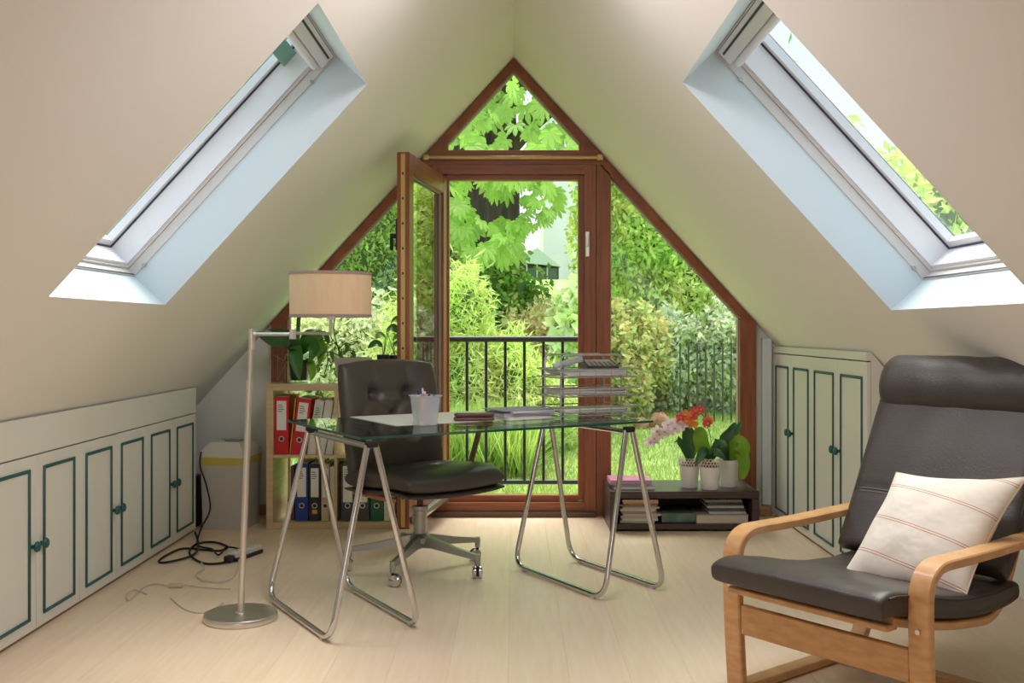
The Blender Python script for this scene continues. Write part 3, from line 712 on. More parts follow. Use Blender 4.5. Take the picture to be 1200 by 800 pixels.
for zz in (z_a-0.002, z_b-0.008):
    mb = MB(); mb.lathe([(Rr+0.0022, 0), (Rr+0.0022, 0.010), (Rr-0.003, 0.010), (Rr-0.003, 0)], 64, (sc.x, sc.y, zz))
    bm = mb.bm; bmesh.ops.delete(bm, geom=[f for f in bm.faces if len(f.verts) > 4], context='FACES_ONLY')
    mb.build('shade_trim', trm, t, world=True)
mb = MB()
for k in range(3):
    a = k*2.094; mb.tube([Vector((sc.x, sc.y, z_b-0.015)), Vector((sc.x+Rr*math.cos(a), sc.y+Rr*math.sin(a), z_b-0.006))], 0.0018, 6)
mb.tube([Vector((sc.x, sc.y, z_b-0.02)), Vector((sc.x, sc.y, z_b+0.006))], 0.008, 10)
mb.build('shade_spider', steel, t, world=True)

# ---------------- desk ----------------
DA = R(31); U = Vector((math.cos(DA), math.sin(DA), 0)); V = Vector((-math.sin(DA), math.cos(DA), 0))
FL = Vector((-0.554, 3.71, 0)); DL, DW, DZ = 1.345, 0.83, 0.71
def dp(u, v, z=DZ): p = FL+U*u+V*v; return Vector((p.x, p.y, z))
t = thing('glass_tabletop', 'clear glass desk top resting on two chrome trestles', 'tabletop', tuple(dp(DL/2, DW/2, DZ-0.01)), DA)
mb = MB(); hx, hy = DL/2, DW/2
for zz, fl in ((0.0, 1), (0.01, 0)): mb.add([(-hx, -hy, zz), (hx, -hy, zz), (hx, hy, zz), (-hx, hy, zz)], [[0, 1, 2, 3]])
mb.build('glass', table_glass, t, smooth=False)
mb = MB(); mb.bx(-hx, hx, -hy-0.001, -hy+0.001, 0.0005, 0.0095); mb.bx(-hx, hx, hy-0.001, hy+0.001, 0.0005, 0.0095)
mb.bx(-hx-0.001, -hx+0.001, -hy, hy, 0.0005, 0.0095); mb.bx(hx-0.001, hx+0.001, -hy, hy, 0.0005, 0.0095)
mb.build('polished_edge', edge_glass, t)['label'] = 'dark green polished glass edge'
def trestle(cx, cy, sp, lb, sw=0.66, tw=0.62):
    t = thing('trestle', lb, 'trestle', (cx, cy, 0), DA, 'chrome trestles under the desk')
    rt = 0.0115
    for sg in (-1, 1):
        f = lambda x, y, z: (sg*x, y, z)
        pts = fillet([f(0.016, -tw/2, 0.683), f(sp, -sw/2-0.02, rt+0.004), f(sp, sw/2+0.02, rt+0.004), f(0.016, tw/2, 0.683)], 0.085, 8)
        MB().tube(pts, rt, 14).build('leg_frame', chrome, t)
        for y in (-sw/2+0.06, sw/2-0.06):
            MB().bx(sg*sp-0.008, sg*sp+0.008, y-0.012, y+0.012, 0, 0.008, 0.002).build('foot', grey_lac, t)
    MB().tube([(0, -tw/2+0.02, 0.676), (0, tw/2-0.02, 0.676)], 0.011, 12).build('top_bar', chrome, t)
    for y in (-tw/2, tw/2): MB().box((0, y, 0.687), (0.046, 0.03, 0.024), bev=0.006).build('rubber_cap', rubber, t)
    return t
tr1 = trestle(-0.672, 3.955, 0.170, 'chrome wire trestle with two leg frames under the left end of the glass desk')
tr2 = trestle(0.318, 4.505, 0.155, 'chrome wire trestle with two leg frames under the right end of the glass desk')

# desk things
tag(MB().bx(0, 0.66, 0, 0.49, 0.0, 0.0015).build('desk_pad', mat('pad_white', lin(232, 234, 226), 0.5)), 'large white sheet lying flat on the glass desk', 'desk pad')
o = bpy.data.objects['desk_pad']; o.location = dp(0.288, 0.33, DZ+0.0008); o.rotation_euler = (0, 0, DA)
# pen pot
pc = Vector(((498.5-602)/1200*4.19, 4.19, DZ+0.0008))
t = thing('pen_pot', 'white see-through pot full of pens standing on the glass desk', 'pen pot', tuple(pc), DA)
fr = bpy.data.materials.new('frosted_plastic'); fr.use_nodes = True; q = fr.node_tree; bs = q.nodes['Principled BSDF']; inp(bs, 'Base Color', lin(224, 228, 228)); inp(bs, 'Roughness', 0.4)
tb = q.nodes.new('ShaderNodeBsdfTransparent'); mx = q.nodes.new('ShaderNodeMixShader'); mx.inputs[0].default_value = 0.62
q.links.new(bs.outputs[0], mx.inputs[1]); q.links.new(tb.outputs[0], mx.inputs[2]); q.links.new(mx.outputs[0], q.nodes['Material Output'].inputs[0])
mb = MB(); w0, w1, hh = 0.040, 0.052, 0.115
def sq(w_, z_, n=6):
    r_ = w_*0.4; out = []
    for qx, qy, a0 in ((1, 1, 0), (-1, 1, 90), (-1, -1, 180), (1, -1, 270)):
        for k in range(n+1): a = R(a0+90*k/n); out.append((qx*(w_-r_)+r_*math.cos(a), qy*(w_-r_)+r_*math.sin(a), z_))
    return out
rings = [sq(w0, 0.0), sq(w1, hh), sq(w1+0.006, hh+0.003), sq(w1+0.006, hh+0.006), sq(w1-0.002, hh+0.004), sq(w0-0.002, 0.004)]
vs = [p for r_ in rings for p in r_]; n_ = len(rings[0]); fs = [[i*n_+k, i*n_+(k+1) % n_, (i+1)*n_+(k+1) % n_, (i+1)*n_+k] for i in range(5) for k in range(n_)]
fs += [list(range(n_)), [5*n_+k for k in range(n_)]]
mb.add(vs, fs).build('pot', fr, t)
pens = [((-0.02, -0.01), (-0.052, -0.02), 0.15, lin(235, 235, 235), 0.006, 'white pen leaning left in the pen pot'),
        ((0.0, -0.02), (-0.012, 0.01), 0.155, lin(190, 150, 110), 0.005, 'tan pencil standing in the pen pot'),
        ((0.01, 0.0), (0.03, 0.015), 0.135, lin(50, 80, 170), 0.006, 'blue pen standing in the pen pot'),
        ((-0.01, 0.01), (0.012, 0.03), 0.14, lin(230, 232, 238), 0.006, 'white pen at the back of the pen pot'),
        ((0.02, -0.01), (0.04, -0.02), 0.13, lin(60, 90, 180), 0.005, 'short blue pen leaning right in the pen pot')]
Mz = Matrix.Rotation(DA, 4, 'Z')
for k, (a, b, l_, c_, r_, lb) in enumerate(pens):
    p0 = pc+Mz @ Vector((a[0]*0.6, a[1]*0.6, 0.010)); p1 = pc+Mz @ Vector((b[0]*0.8, b[1]*0.8, l_-0.005))
    pt = thing('pen' if k != 1 else 'pencil', lb, 'pen', tuple(p0))
    MB().tube([p0, p0.lerp(p1, 0.85)], r_*1.25, 8).build('barrel', mat('pen_%d' % k, c_, 0.4), pt, world=True)
    MB().tube([p0.lerp(p1, 0.85), p1], [r_, r_*0.6], 8).build('tip', mat('pen_tip_%d' % (k % 2), lin(40, 60, 130) if k % 2 == 0 else lin(210, 210, 215), 0.4), pt, world=True)
o = MB().bx(-0.018, 0.018, -0.004, 0.004, 0, 0.12, 0.002).build('ruler', mat('brown_eraser', lin(176, 130, 108), 0.6)); o.location = pc+Mz @ Vector((0.0, -0.022, 0.007)); o.rotation_euler = (0, R(-14), DA)
tag(o, 'flat pinkish brown case seen through the side of the pen pot', 'case')
# two slim cases stacked
cm = mat('brown_case_leather', lin(108, 60, 52), 0.35, spec=0.6)
for k in range(2):
    c = Vector(((555.5-602)/1200*4.36, 4.36, DZ+0.0026+k*0.0165))
    mb = MB(); mb.box((0, 0, 0.008), (0.172-0.006*k, 0.06, 0.0155), bev=0.007)
    o = mb.build('glasses_case', cm if k == 0 else mat('brown_case_leather2', lin(92, 50, 46), 0.35)); o.location = c; o.rotation_euler = (0, 0, R(8+2*k))
    tag(o, ('brown leather case, the lower one of two stacked on the desk', 'darker brown leather case, the upper one of two stacked on the desk')[k], 'case')
# wire letter tray
OA = DA-R(8)
oc = Vector((0.315, 4.60, DZ+0.0024))
t = thing('letter_tray', 'three tier silver wire letter tray on the right side of the desk', 'letter tray', tuple(oc), OA)
wirem = mat('silver_wire', lin(176, 178, 180), 0.3, 0.8)
LX, LY, LH = 0.155, 0.115, 0.275
for y in (-LY+0.03, LY-0.03):
    pts = fillet([(-LX, y, 0.003), (-LX, y, LH), (LX-0.01, y, LH), (LX-0.01, y, 0.003)], 0.03, 6)
    MB().tube(pts, 0.0048, 8).build('upright', wirem, t)
for k, zz in enumerate((0.012, 0.095, 0.178)):
    mb = MB(); e = 0.0
    mb.tube(fillet([(-LX-0.03, -LY, zz), (LX+0.06, -LY, zz), (LX+0.06, LY, zz), (-LX-0.03, LY, zz), (-LX-0.03, -LY, zz)], 0.02, 4), 0.003, 6)
    mb.tube(fillet([(-LX-0.03, -LY, zz+0.035), (LX+0.075, -LY, zz+0.035), (LX+0.075, LY, zz+0.035), (-LX-0.03, LY, zz+0.035), (-LX-0.03, -LY, zz+0.035)], 0.02, 4), 0.003, 6)
    for q in range(9): x_ = -LX-0.01+q*(2*LX+0.02)/8; mb.tube([(x_, -LY, zz), (x_, LY, zz)], 0.0016, 5)
    for y_ in (-LY, LY):
        for q in range(5): x_ = -LX+q*LX/2; mb.tube([(x_, y_, zz), (x_, y_, zz+0.035)], 0.0016, 5)
    mb.build('tray', wirem, t)
Mo = Matrix.Translation(oc) @ Matrix.Rotation(OA, 4, 'Z')
rs = random.Random(11)
pal = [lin(232, 230, 226), lin(214, 210, 206), lin(200, 192, 190), lin(222, 206, 204), lin(190, 192, 202), lin(236, 232, 222)]
def sheets(zz, n, name, lb, cat, grp, x=0.015, w_=0.31, d_=0.19, th=0.004):
    for k in range(n):
        mb = MB(); mb.box((0, 0, th/2), (w_, d_, th*0.92), bev=0.0006)
        o = mb.build(name, mat('paper_tint_%d' % rs.randrange(6), pal[rs.randrange(6)], 0.7)); p = Mo @ Vector((x+rs.uniform(-.012, .012), rs.uniform(-.008, .008), zz+k*th))
        o.location = p; o.rotation_euler = (0, 0, OA+R(rs.uniform(-3, 3))); tag(o, ('lowest sheet batch', 'second lowest sheet batch', 'third sheet batch from the bottom', 'fourth sheet batch from the bottom', 'fifth sheet batch from the bottom', 'topmost sheet batch')[k]+' '+lb, cat, grp)
sheets(0.018, 5, 'paper_stack', 'in the bottom tier of the letter tray', 'papers', 'papers in the bottom tray')
sheets(0.101, 6, 'paper_stack', 'in the middle tier of the letter tray', 'papers', 'papers in the middle tray')
sheets(0.184, 6, 'paper_stack', 'in the top tier of the letter tray', 'papers', 'papers in the top tray')
# calculator and rolled paper on the top tier
p = Mo @ Vector((0.075, -0.01, 0.211))
t = thing('calculator', 'black desk calculator tilted on the top tier of the letter tray', 'calculator', tuple(p), OA-R(10))
mb = MB(); mb.add([(-.075, -.05, 0), (.075, -.05, 0), (.075, .06, 0), (-.075, .06, 0), (-.075, -.05, .012), (.075, -.05, .012), (.075, .06, .04), (-.075, .06, .04)], [[0, 1, 2, 3], [4, 5, 6, 7], [0, 1, 5, 4], [1, 2, 6, 5], [2, 3, 7, 6], [3, 0, 4, 7]])
mb.build('body', mat('calc_black', lin(58, 54, 52), 0.4), t, smooth=False)
Mt = Matrix.Rotation(math.atan2(0.028, 0.11), 3, 'X')
MB().box((0.0, 0.035, 0.0355), (0.12, 0.03, 0.002), Mt).build('display', mat('lcd_grey', lin(150, 160, 150), 0.3), t)
k0 = MB().box((0, 0, 0), (0.016, 0.012, 0.004), Mt, bev=0.001).build('key', mat('grey_key', lin(150, 146, 142), 0.5), t)
k0.location = (-0.055, -0.038, 0.017)
for i in range(6):
    for j in range(4):
        if i == 0 and j == 0: continue
        dup(k0, t, loc=(-0.055+i*0.022, -0.038+j*0.017, 0.017+j*0.017*0.2545))
o = MB().tube([(0, 0, 0), (0.13, 0.0, 0.035)], 0.014, 16).build('rolled_paper', paperg); o.location = Mo @ Vector((-0.165, -0.03, 0.224)); o.rotation_euler = (0, 0, OA-R(14))
tag(o, 'rolled grey paper lying on the top tier of the letter tray', 'paper roll')
# folders left of the tray, sticking out on the desk
fc = Vector(((622-602)/1200*4.52, 4.50, DZ+0.0026))
for k, (w_, d_, th, cc, rz, dx) in enumerate(((0.24, 0.2, 0.012, lin(226, 222, 214), 33, 0.0), (0.23, 0.19, 0.010, lin(190, 188, 206), 28, -0.01), (0.24, 0.2, 0.005, lin(168, 170, 184), 24, 0.0), (0.22, 0.19, 0.008, lin(214, 212, 210), 36, 0.01), (0.25, 0.19, 0.004, lin(150, 152, 168), 30, -0.006))):
    zz = sum((0.012, 0.010, 0.005, 0.008, 0.004)[:k])+k*0.0006
    o = MB().box((0, 0, th/2), (w_, d_, th), bev=0.001).build('document_folder', mat('doc_%d' % k, cc, 0.6)); o.location = fc+Vector((dx-0.05, 0.0, zz)); o.rotation_euler = (0, 0, R(rz))
    tag(o, ('thick cream folder at the bottom of the stack left of the letter tray', 'lilac grey folder second from the bottom of the desk stack', 'thin grey folder in the middle of the desk stack', 'off white folder second from the top of the desk stack', 'blue grey folder on top of the desk stack left of the tray')[k], 'folder')

# ---------------- office chair ----------------
OC = Vector((-0.429, 4.70, 0)); RZ = R(-50)
t = thing('office_chair', 'dark brown leather swivel office chair with buttoned back behind the desk', 'chair', tuple(OC), RZ)
mb = MB(); mb.lathe([(0.03, 0.115), (0.046, 0.125), (0.05, 0.15), (0.038, 0.168), (0.001, 0.168)], 28)
for k in range(5):
    a = R(182+72*k)-RZ; d = Vector((math.cos(a), math.sin(a), 0)); s_ = Vector((-math.sin(a), math.cos(a), 0))
    secs = [(0.02, 0.024, 0.105, 0.165), (0.08, 0.021, 0.108, 0.152), (0.2, 0.017, 0.096, 0.126), (0.31, 0.0145, 0.086, 0.108), (0.335, 0.012, 0.086, 0.104)]
    vs = []
    for (r_, hw, za, zb) in secs:
        vs += [d*r_-s_*hw+Vector((0, 0, za)), d*r_+s_*hw+Vector((0, 0, za)), d*r_+s_*hw*0.62+Vector((0, 0, zb)), d*r_-s_*hw*0.62+Vector((0, 0, zb))]
    fs = [[i*4+k_, i*4+(k_+1) % 4, i*4+4+(k_+1) % 4, i*4+4+k_] for i in range(4) for k_ in range(4)]+[[0, 1, 2, 3], [16, 17, 18, 19]]
    mb.add(vs, fs)
    mb.tube([d*0.325+Vector((0, 0, 0.06)), d*0.325+Vector((0, 0, 0.108))], 0.013, 12)
mb.build('star_base', alu, t)
for k in range(5):
    a = R(182+72*k)-RZ; d = Vector((math.cos(a), math.sin(a), 0)); ca = a+R(60+35*k); s_ = Vector((-math.sin(ca), math.cos(ca), 0)); dd = Vector((math.cos(ca), math.sin(ca), 0))
    c = d*0.325+dd*0.012
    cs = MB(); cs.tube([d*0.325+Vector((0, 0, 0.045)), d*0.325+Vector((0, 0, 0.062))], 0.007, 10)
    cs.tube([c+s_*0.006+Vector((0, 0, 0.028)), c-s_*0.006+Vector((0, 0, 0.028))], 0.021, 16)
    cs = cs.build('caster', rubber, t)
    for sg in (-1, 1):
        wm = MB(); ax = s_*sg
        Rt = ax.to_track_quat('Z', 'Y').to_matrix()
        wm.lathe([(0.0262, 0.007), (0.027, 0.012), (0.024, 0.02), (0.012, 0.024), (0.001, 0.0245)], 22, c+Vector((0, 0, 0.0272)), Rt)
        wm.build('wheel', chrome, cs)
MB().lathe([(0.03, 0.165), (0.031, 0.272), (0.036, 0.276), (0.036, 0.292), (0.012, 0.295)], 28).build('column', alu, t)
MB().lathe([(0.015, 0.29), (0.015, 0.352)], 16).build('spindle', mat('dark_spindle', lin(84, 60, 52), 0.4, 0.6), t)
MB().bx(-0.12, 0.12, -0.07, 0.07, 0.345, 0.365, 0.006).build('tilt_plate', mat('dark_plate', lin(70, 64, 60), 0.5, 0.5), t)
# seat: local +x is the front
def sup(u, v, p): return (max(0, 1-abs(u)**p)*max(0, 1-abs(v)**p))**(1/3.4)
def seatP(u, v):
    k = 0.16
    x_ = 0.285*u*math.sqrt(1-k*v*v)+0.03; y_ = 0.285*v*math.sqrt(1-k*u*u)
    z_ = 0.425+0.018*u-0.03*max(0, u-0.55)**1.5*2+0.008*v*v
    return (x_, y_, z_), (0, 0, 1)
dn = [(-0.05, 0.38), (-0.05, -0.38)]
def seat_top(u, v):
    h_ = 0.058*sup(u, v, 5)
    for (a, b) in dn:
        d2 = math.hypot((u-a)*1.0, (v-b)); h_ -= 0.022*math.exp(-(d2/0.13)**2)
        h_ -= 0.006*math.exp(-((u-a)/0.05)**2)*math.exp(-((v-b)/0.3)**2)
    return max(h_, 0.003)
MB().slab(seatP, 48, 48, seat_top, lambda u, v: -0.04*sup(u, v, 9)).build('seat', leather_o, t, smooth=70)
def shellP(u, v):
    p, n_ = seatP(u, v); return (p[0]*1.005, p[1]*1.01, p[2]-0.044), n_
MB().slab(shellP, 32, 32, lambda u, v: 0.009*sup(u, v, 8), lambda u, v: -0.022*sup(u, v, 3)).build('seat_shell', mat('dark_shell_vinyl', lin(58, 48, 44), 0.4), t, smooth=70)
MB().bx(-0.16, 0.16, -0.262, -0.235, 0.352, 0.372, 0.003).build('seat_rail', mat('copper_rail', lin(190, 120, 84), 0.4, 0.4), t)
# backrest
rec = R(11)
def backP(u, v):
    k = 0.13
    yy = 0.278*u*math.sqrt(1-k*max(0, v)**2)*(1-0.03*(1-v)); hh_ = 0.285*v*math.sqrt(1-k*u*u)
    bow = 0.035*u*u
    x_ = -0.215-math.sin(rec)*(hh_+0.285)+bow*0.9; z_ = 0.44+0.235+0.0+math.cos(rec)*hh_
    return (x_, yy, z_), (math.cos(rec), 0, math.sin(rec))
bd = [(-0.36, 0.42), (0.36, 0.42), (-0.36, -0.25), (0.36, -0.25)]
def back_top(u, v):
    h_ = 0.058*sup(u, v, 6)
    for (a, b) in bd:
        d2 = math.hypot(u-a, (v-b)); h_ -= 0.030*math.exp(-(d2/0.13)**2)
    def ln(p, q, r_, w_=0.05, am=0.010):
        P0, Q0 = Vector(p), Vector(q); X = Vector((u, v)); s2 = max(0, min(1, (X-P0).dot(Q0-P0)/(Q0-P0).length_squared)); return am*math.exp(-(((X-(P0+(Q0-P0)*s2)).length)/w_)**2)
    h_ -= ln(bd[0], bd[1], 0)+ln(bd[2], bd[3], 0)+ln(bd[0], (-0.36, 0.85), 0, .06, .006)+ln(bd[1], (0.36, 0.85), 0, .06, .006)
    h_ -= ln(bd[0], (0, 0.05), 0, .06, .012)+ln(bd[1], (0, 0.05), 0, .06, .012)+ln(bd[2], (0, 0.05), 0, .06, .012)+ln(bd[3], (0, 0.05), 0, .06, .012)
    h_ -= ln((-0.7, 0.05), bd[0], 0, .06, .006)+ln((0.7, 0.05), bd[1], 0, .06, .006)+ln((-0.7, 0.05), bd[2], 0, .06, .006)+ln((0.7, 0.05), bd[3], 0, .06, .006)
    return max(h_, 0.003)
bk = MB().slab(backP, 64, 64, back_top, lambda u, v: -0.03*sup(u, v, 6)); bk = bk.build('backrest', leather_o, t, smooth=75)
for (a, b) in bd:
    p, n_ = backP(a, b); MB().lathe([(0.009, 0), (0.008, 0.003), (0.001, 0.005)], 12, Vector(p)+Vector(n_)*(back_top(a, b)-0.001), Vector(n_).to_track_quat('Z', 'Y').to_matrix()).build('button', leather_o, bk)
MB().strip(fillet([(-0.10, 0, 0.352), (-0.27, 0, 0.352), (-0.325, 0, 0.60)], 0.05, 6), (0, 1, 0), 0.06, 0.008).build('back_bracket', alu, t)
# arms: flat bars with a leather pad just under desk height
armm = mat('tan_arm_bar', lin(172, 152, 134), 0.4, 0.3)
for sg in (-1, 1):
    pts = fillet([(-0.06, sg*0.235, 0.36), (-0.05, sg*0.30, 0.362), (0.0, sg*0.305, 0.5), (0.06, sg*0.305, 0.645)], 0.03, 5)
    MB().strip(pts, (1, 0, 0.2), 0.045, 0.007).build('arm_bar', armm, t)
    MB().box((0.02, sg*0.305, 0.658), (0.24, 0.04, 0.024), bev=0.01).build('arm_pad', leather_o, t)

# ---------------- low bench and things on it ----------------
BX0, BX1, BY0, BY1, BH = 0.524, 1.337, 5.57, 6.0, 0.219
t = thing('low_bench', 'dark brown open shelf bench in front of the right window', 'bench', ((BX0+BX1)/2, (BY0+BY1)/2, 0))
MB().bx(BX0, BX1, BY0, BY1, BH-0.038, BH, 0.002).build('top_panel', darkwood, t, world=True)
MB().bx(BX0, BX0+0.04, BY0, BY1, 0.0, BH-0.038, 0.002).build('side_panel', darkwood, t, world=True)
MB().bx(BX1-0.04, BX1, BY0, BY1, 0.0, BH-0.038, 0.002).build('side_panel', darkwood, t, world=True)
MB().bx(BX0+0.04, BX1-0.04, BY0+0.002, BY1, 0.012, 0.04, 0.002).build('bottom_panel', darkwood, t, world=True)
MB().bx(BX0+0.04, BX1-0.04, BY1-0.012, BY1, 0.04, BH-0.038, 0.0).build('back_panel', darkwood, t, world=True)
def book(x0, x1, y0, y1, z0_, th, cover, lb, rz=0, pages=paper, name='book', cat='book', cv=0.0025):
    c = Vector(((x0+x1)/2, (y0+y1)/2, z0_)); w_, d_ = x1-x0, y1-y0
    t = thing(name, lb, cat, tuple(c), R(rz))
    mb = MB(); mb.bx(-w_/2, w_/2, -d_/2, d_/2, 0, cv); mb.bx(-w_/2, w_/2, -d_/2, d_/2, th-cv, th); mb.bx(-w_/2, -w_/2+cv, -d_/2, d_/2, cv, th-cv)
    mb.build('cover', cover, t); MB().bx(-w_/2+cv, w_/2-0.003, -d_/2+0.003, d_/2-0.003, cv, th-cv).build('pages', pages, t)
    return t
t = book(0.548, 0.775, 5.62, 5.80, BH+0.0005, 0.022, mat('navy_cover', lin(70, 80, 110), 0.5), 'thick book with navy cover under the pink book on the bench')
t = book(0.535, 0.765, 5.66, 5.86, BH+0.023, 0.024, mat('pink_cover', lin(236, 110, 140), 0.4, col2=lin(168, 150, 214), scale=5, stretch=(1, 0.3, 1)), 'pink and lilac book lying on top of the navy book', pages=mat('pink_pages', lin(228, 170, 176), 0.7))
# magazines under the bench
zz = 0.0405; cols = [lin(206, 196, 170), lin(222, 216, 206), lin(196, 190, 188), lin(214, 196, 182), lin(176, 140, 130), lin(206, 204, 200), lin(186, 178, 166), lin(150, 120, 100), lin(214, 160, 110), lin(200, 190, 170)]
desc = ['cream', 'white', 'light grey', 'beige', 'reddish', 'pale grey', 'stone coloured', 'brown', 'orange brown', 'sand coloured']
for k in range(10):
    th = 0.0115+0.003*((k*7) % 3)*0.5
    o = MB().box((0, 0, th/2), (0.2+0.012*((k*5) % 4-1.5)/2, 0.26, th*0.94), bev=0.001).build('magazine', mat('mag_%d' % k, cols[k], 0.5)); o.location = (0.69+0.004*((k*3) % 5-2), 5.735+0.004*((k*7) % 3), zz); o.rotation_euler = (0, 0, R(((k*37) % 7-3)*0.8)); zz += th
    tag(o, '%s magazine, %s in the pile under the bench' % (desc[k], ('lowest', 'second lowest', 'third from bottom', 'fourth from bottom', 'fifth from bottom', 'fifth from top', 'fourth from top', 'third from top', 'second from top', 'topmost')[k]), 'magazine', 'magazines under the bench')
o = MB().box((0, 0, 0.026), (0.185, 0.24, 0.05), bev=0.002).build('storage_box', mat('green_box', lin(74, 100, 86), 0.4, col2=lin(120, 136, 120), scale=14)); o.location = (0.905, 5.74, 0.0405)
tag(o, 'flat dark green patterned box under the middle of the bench', 'box')
book(1.0, 1.285, 5.60, 5.84, 0.0405, 0.045, mat('stone_cover', lin(196, 184, 168), 0.5), 'large thick beige book at the right end under the bench', pages=mat('stone_pages', lin(206, 194, 176), 0.7), cv=0.003)
zz = 0.0862
for k, (cc, lb) in enumerate(((lin(216, 218, 206), 'pale spiral notebook lying directly on the large beige book'), (lin(90, 84, 80), 'dark spiral notebook second in the notebook pile'), (lin(202, 200, 190), 'light grey spiral notebook third in the notebook pile'), (lin(70, 66, 64), 'black spiral notebook fourth in the notebook pile'), (lin(186, 190, 176), 'grey green spiral notebook on top of the pile under the bench'))):
    t = thing('spiral_notebook', lb, 'notebook', (1.175-0.006*k, 5.735, zz), R(2*(k % 2))); th = 0.0165
    MB().bx(-0.10, 0.10, -0.12, 0.12, 0.001, th-0.001, 0.001).build('pages', mat('nb_%d' % k, cc, 0.6), t)
    mb = MB()
    for q in range(24):
        x_ = -0.093+q*0.0081; mb.tube([(x_, -0.117+0.0065*math.cos(a_), th/2+0.0075*math.sin(a_)) for a_ in [2*math.pi*i/8 for i in range(8)]], 0.0012, 4, closed=True)
    mb.build('spiral', wirem, t); zz += th

# white pots with orchids
PZ = BH+0.0008
def white_pot(xp, Z, r0, r1, h, lb, lace):
    c = Vector(((xp-602)/1200*Z, Z, PZ)); t = thing('orchid_pot' if lace else 'potted_orchid', lb, 'plant', tuple(c))
    if not lace:
        MB().lathe([(r0, 0), (r1, h*0.82), (r1+0.003, h*0.83), (r1+0.004, h), (r1-0.002, h), (r1-0.006, h-0.03), (0.001, h-0.032)], 32, c).build('pot', white_cer, t, world=True)
    else:
        n = 48; prof = [(r0, 0), (r0+(r1-r0)*0.7, h*0.7), (r0+(r1-r0)*0.72, h*0.72)]
        MB().lathe([(r0, 0), (r0+(r1-r0)*0.72, h*0.72), (r0+(r1-r0)*0.72-0.003, h*0.72), (r0-0.002, 0.004), (0.001, 0.004)], n, c).build('pot', white_cer, t, world=True)
        # pierced lace band: rings of small hoops with a scalloped rim
        mb = MB(); rows = 3; per = 22
        for rw in range(rows):
            zc = h*(0.765+0.09*rw); rr = r0+(r1-r0)*zc/h
            for k in range(per):
                a0 = 2*math.pi*(k+0.5*(rw % 2))/per; rad = math.pi*rr/per*0.95
                mb.tube([c+Vector(((rr)*math.cos(a0+rad/rr*math.cos(q)), (rr)*math.sin(a0+rad/rr*math.cos(q)), zc+h*0.052*math.sin(q))) for q in [2*math.pi*i/6 for i in range(6)]], 0.0018, 4, closed=True)
        mb.build('lace_band', white_cer, t, world=True)
    MB().lathe([(0.001, h*0.5), (r0*0.98, h*0.5), ((r0+r1)/2*0.93, h*0.78), (r1*0.6, h*0.86), (0.001, h*0.9)], 20, c).build('bark_soil', soil, t, world=True)
    return t, c
pk = mat('orchid_white', lin(240, 226, 232), 0.6, transl=0.3); po = mat('orchid_coral', lin(232, 110, 84), 0.6, col2=lin(224, 70, 96), scale=30, transl=0.3); ye = mat('orchid_lip', lin(222, 170, 60), 0.6)
orng = mat('orchid_orange', lin(236, 140, 84), 0.6, transl=0.3)
def flower(parent, c, face, r_, m):
    f = Vector(face).normalized(); M3 = f.to_track_quat('Z', 'Y').to_matrix(); mb = MB()
    for k, (a, l_, w_) in enumerate(((90, 1, .62), (10, 1.0, .9), (170, 1.0, .9), (225, .95, .6), (315, .95, .6))):
        a = R(a); d = Vector((math.cos(a), math.sin(a), 0)); s_ = Vector((-math.sin(a), math.cos(a), 0)); n = 8
        ctr = Vector((0, 0, 0.0)); vs = [Vector((0, 0, 0.0))]
        for i in range(n+1):
            q = math.pi*(i/n); rr = r_*l_
            vs.append(d*(rr*0.5*(1-math.cos(q))+rr*0.0)+s_*0)
        L_ = [d*(rr*0.5*(1-math.cos(math.pi*i/n)))+s_*(w_*r_*0.5*math.sin(math.pi*i/n))+Vector((0, 0, -0.15*r_*math.sin(math.pi*i/n))) for i in range(n+1)]
        R_ = [d*(rr*0.5*(1-math.cos(math.pi*i/n)))-s_*(w_*r_*0.5*math.sin(math.pi*i/n))+Vector((0, 0, -0.15*r_*math.sin(math.pi*i/n))) for i in range(n+1)]
        Mi = [d*(rr*0.5*(1-math.cos(math.pi*i/n)))+Vector((0, 0, 0.05*r_+0.001*k)) for i in range(n+1)]
        vv = L_+Mi+R_; fs = []
        for i in range(n): fs += [[i, i+1, n+1+i+1, n+1+i], [n+1+i, n+1+i+1, 2*n+2+i+1, 2*n+2+i]]
        mb.add([Vector(c)+M3 @ v for v in vv], fs)
    o = mb.build('flower', m, parent, world=True)
    MB().lathe([(0.001, -0.002), (r_*0.2, 0.002), (r_*0.12, r_*0.28), (0.001, r_*0.32)], 8, Vector(c), M3).build('lip', ye, o, world=True)
    return o
rs = random.Random(5)
t, c = white_pot(808, 5.73, 0.044, 0.060, 0.165, 'white spray orchid in a lace edged white pot, leftmost on the bench', True)
b = c+Vector((0, 0, 0.14)); Q = lambda l: [px(a, c_, 5.73+dz) for a, c_, dz in l]
strap([b]+Q([(803, 524, -.03), (797, 518, -.04), (795, 511, -.05)]), 0.05, t, leafd, up=(0, -0.8, 0.4))
strap([b]+Q([(807, 515, -.03), (806, 505, -.04), (805, 499, -.04)]), 0.075, t, leafd, up=(0, -1, 0.1), pw=0.6)
strap([b]+Q([(815, 518, 0), (821, 510, 0), (822, 502, 0)]), 0.06, t, leafy, up=(0, -1, 0.1), pw=0.6)
strap([b]+Q([(798, 520, .03), (790, 518, .05)]), 0.04, t, leafm, up=(0, -0.7, 0.7))
MB().tube(catmull([b]+Q([(812, 510, .03), (806, 494, .0), (790, 498, -.05), (765, 514, -.1)]), 8), 0.0022, 6).build('flower_stem', stemm, t, world=True)
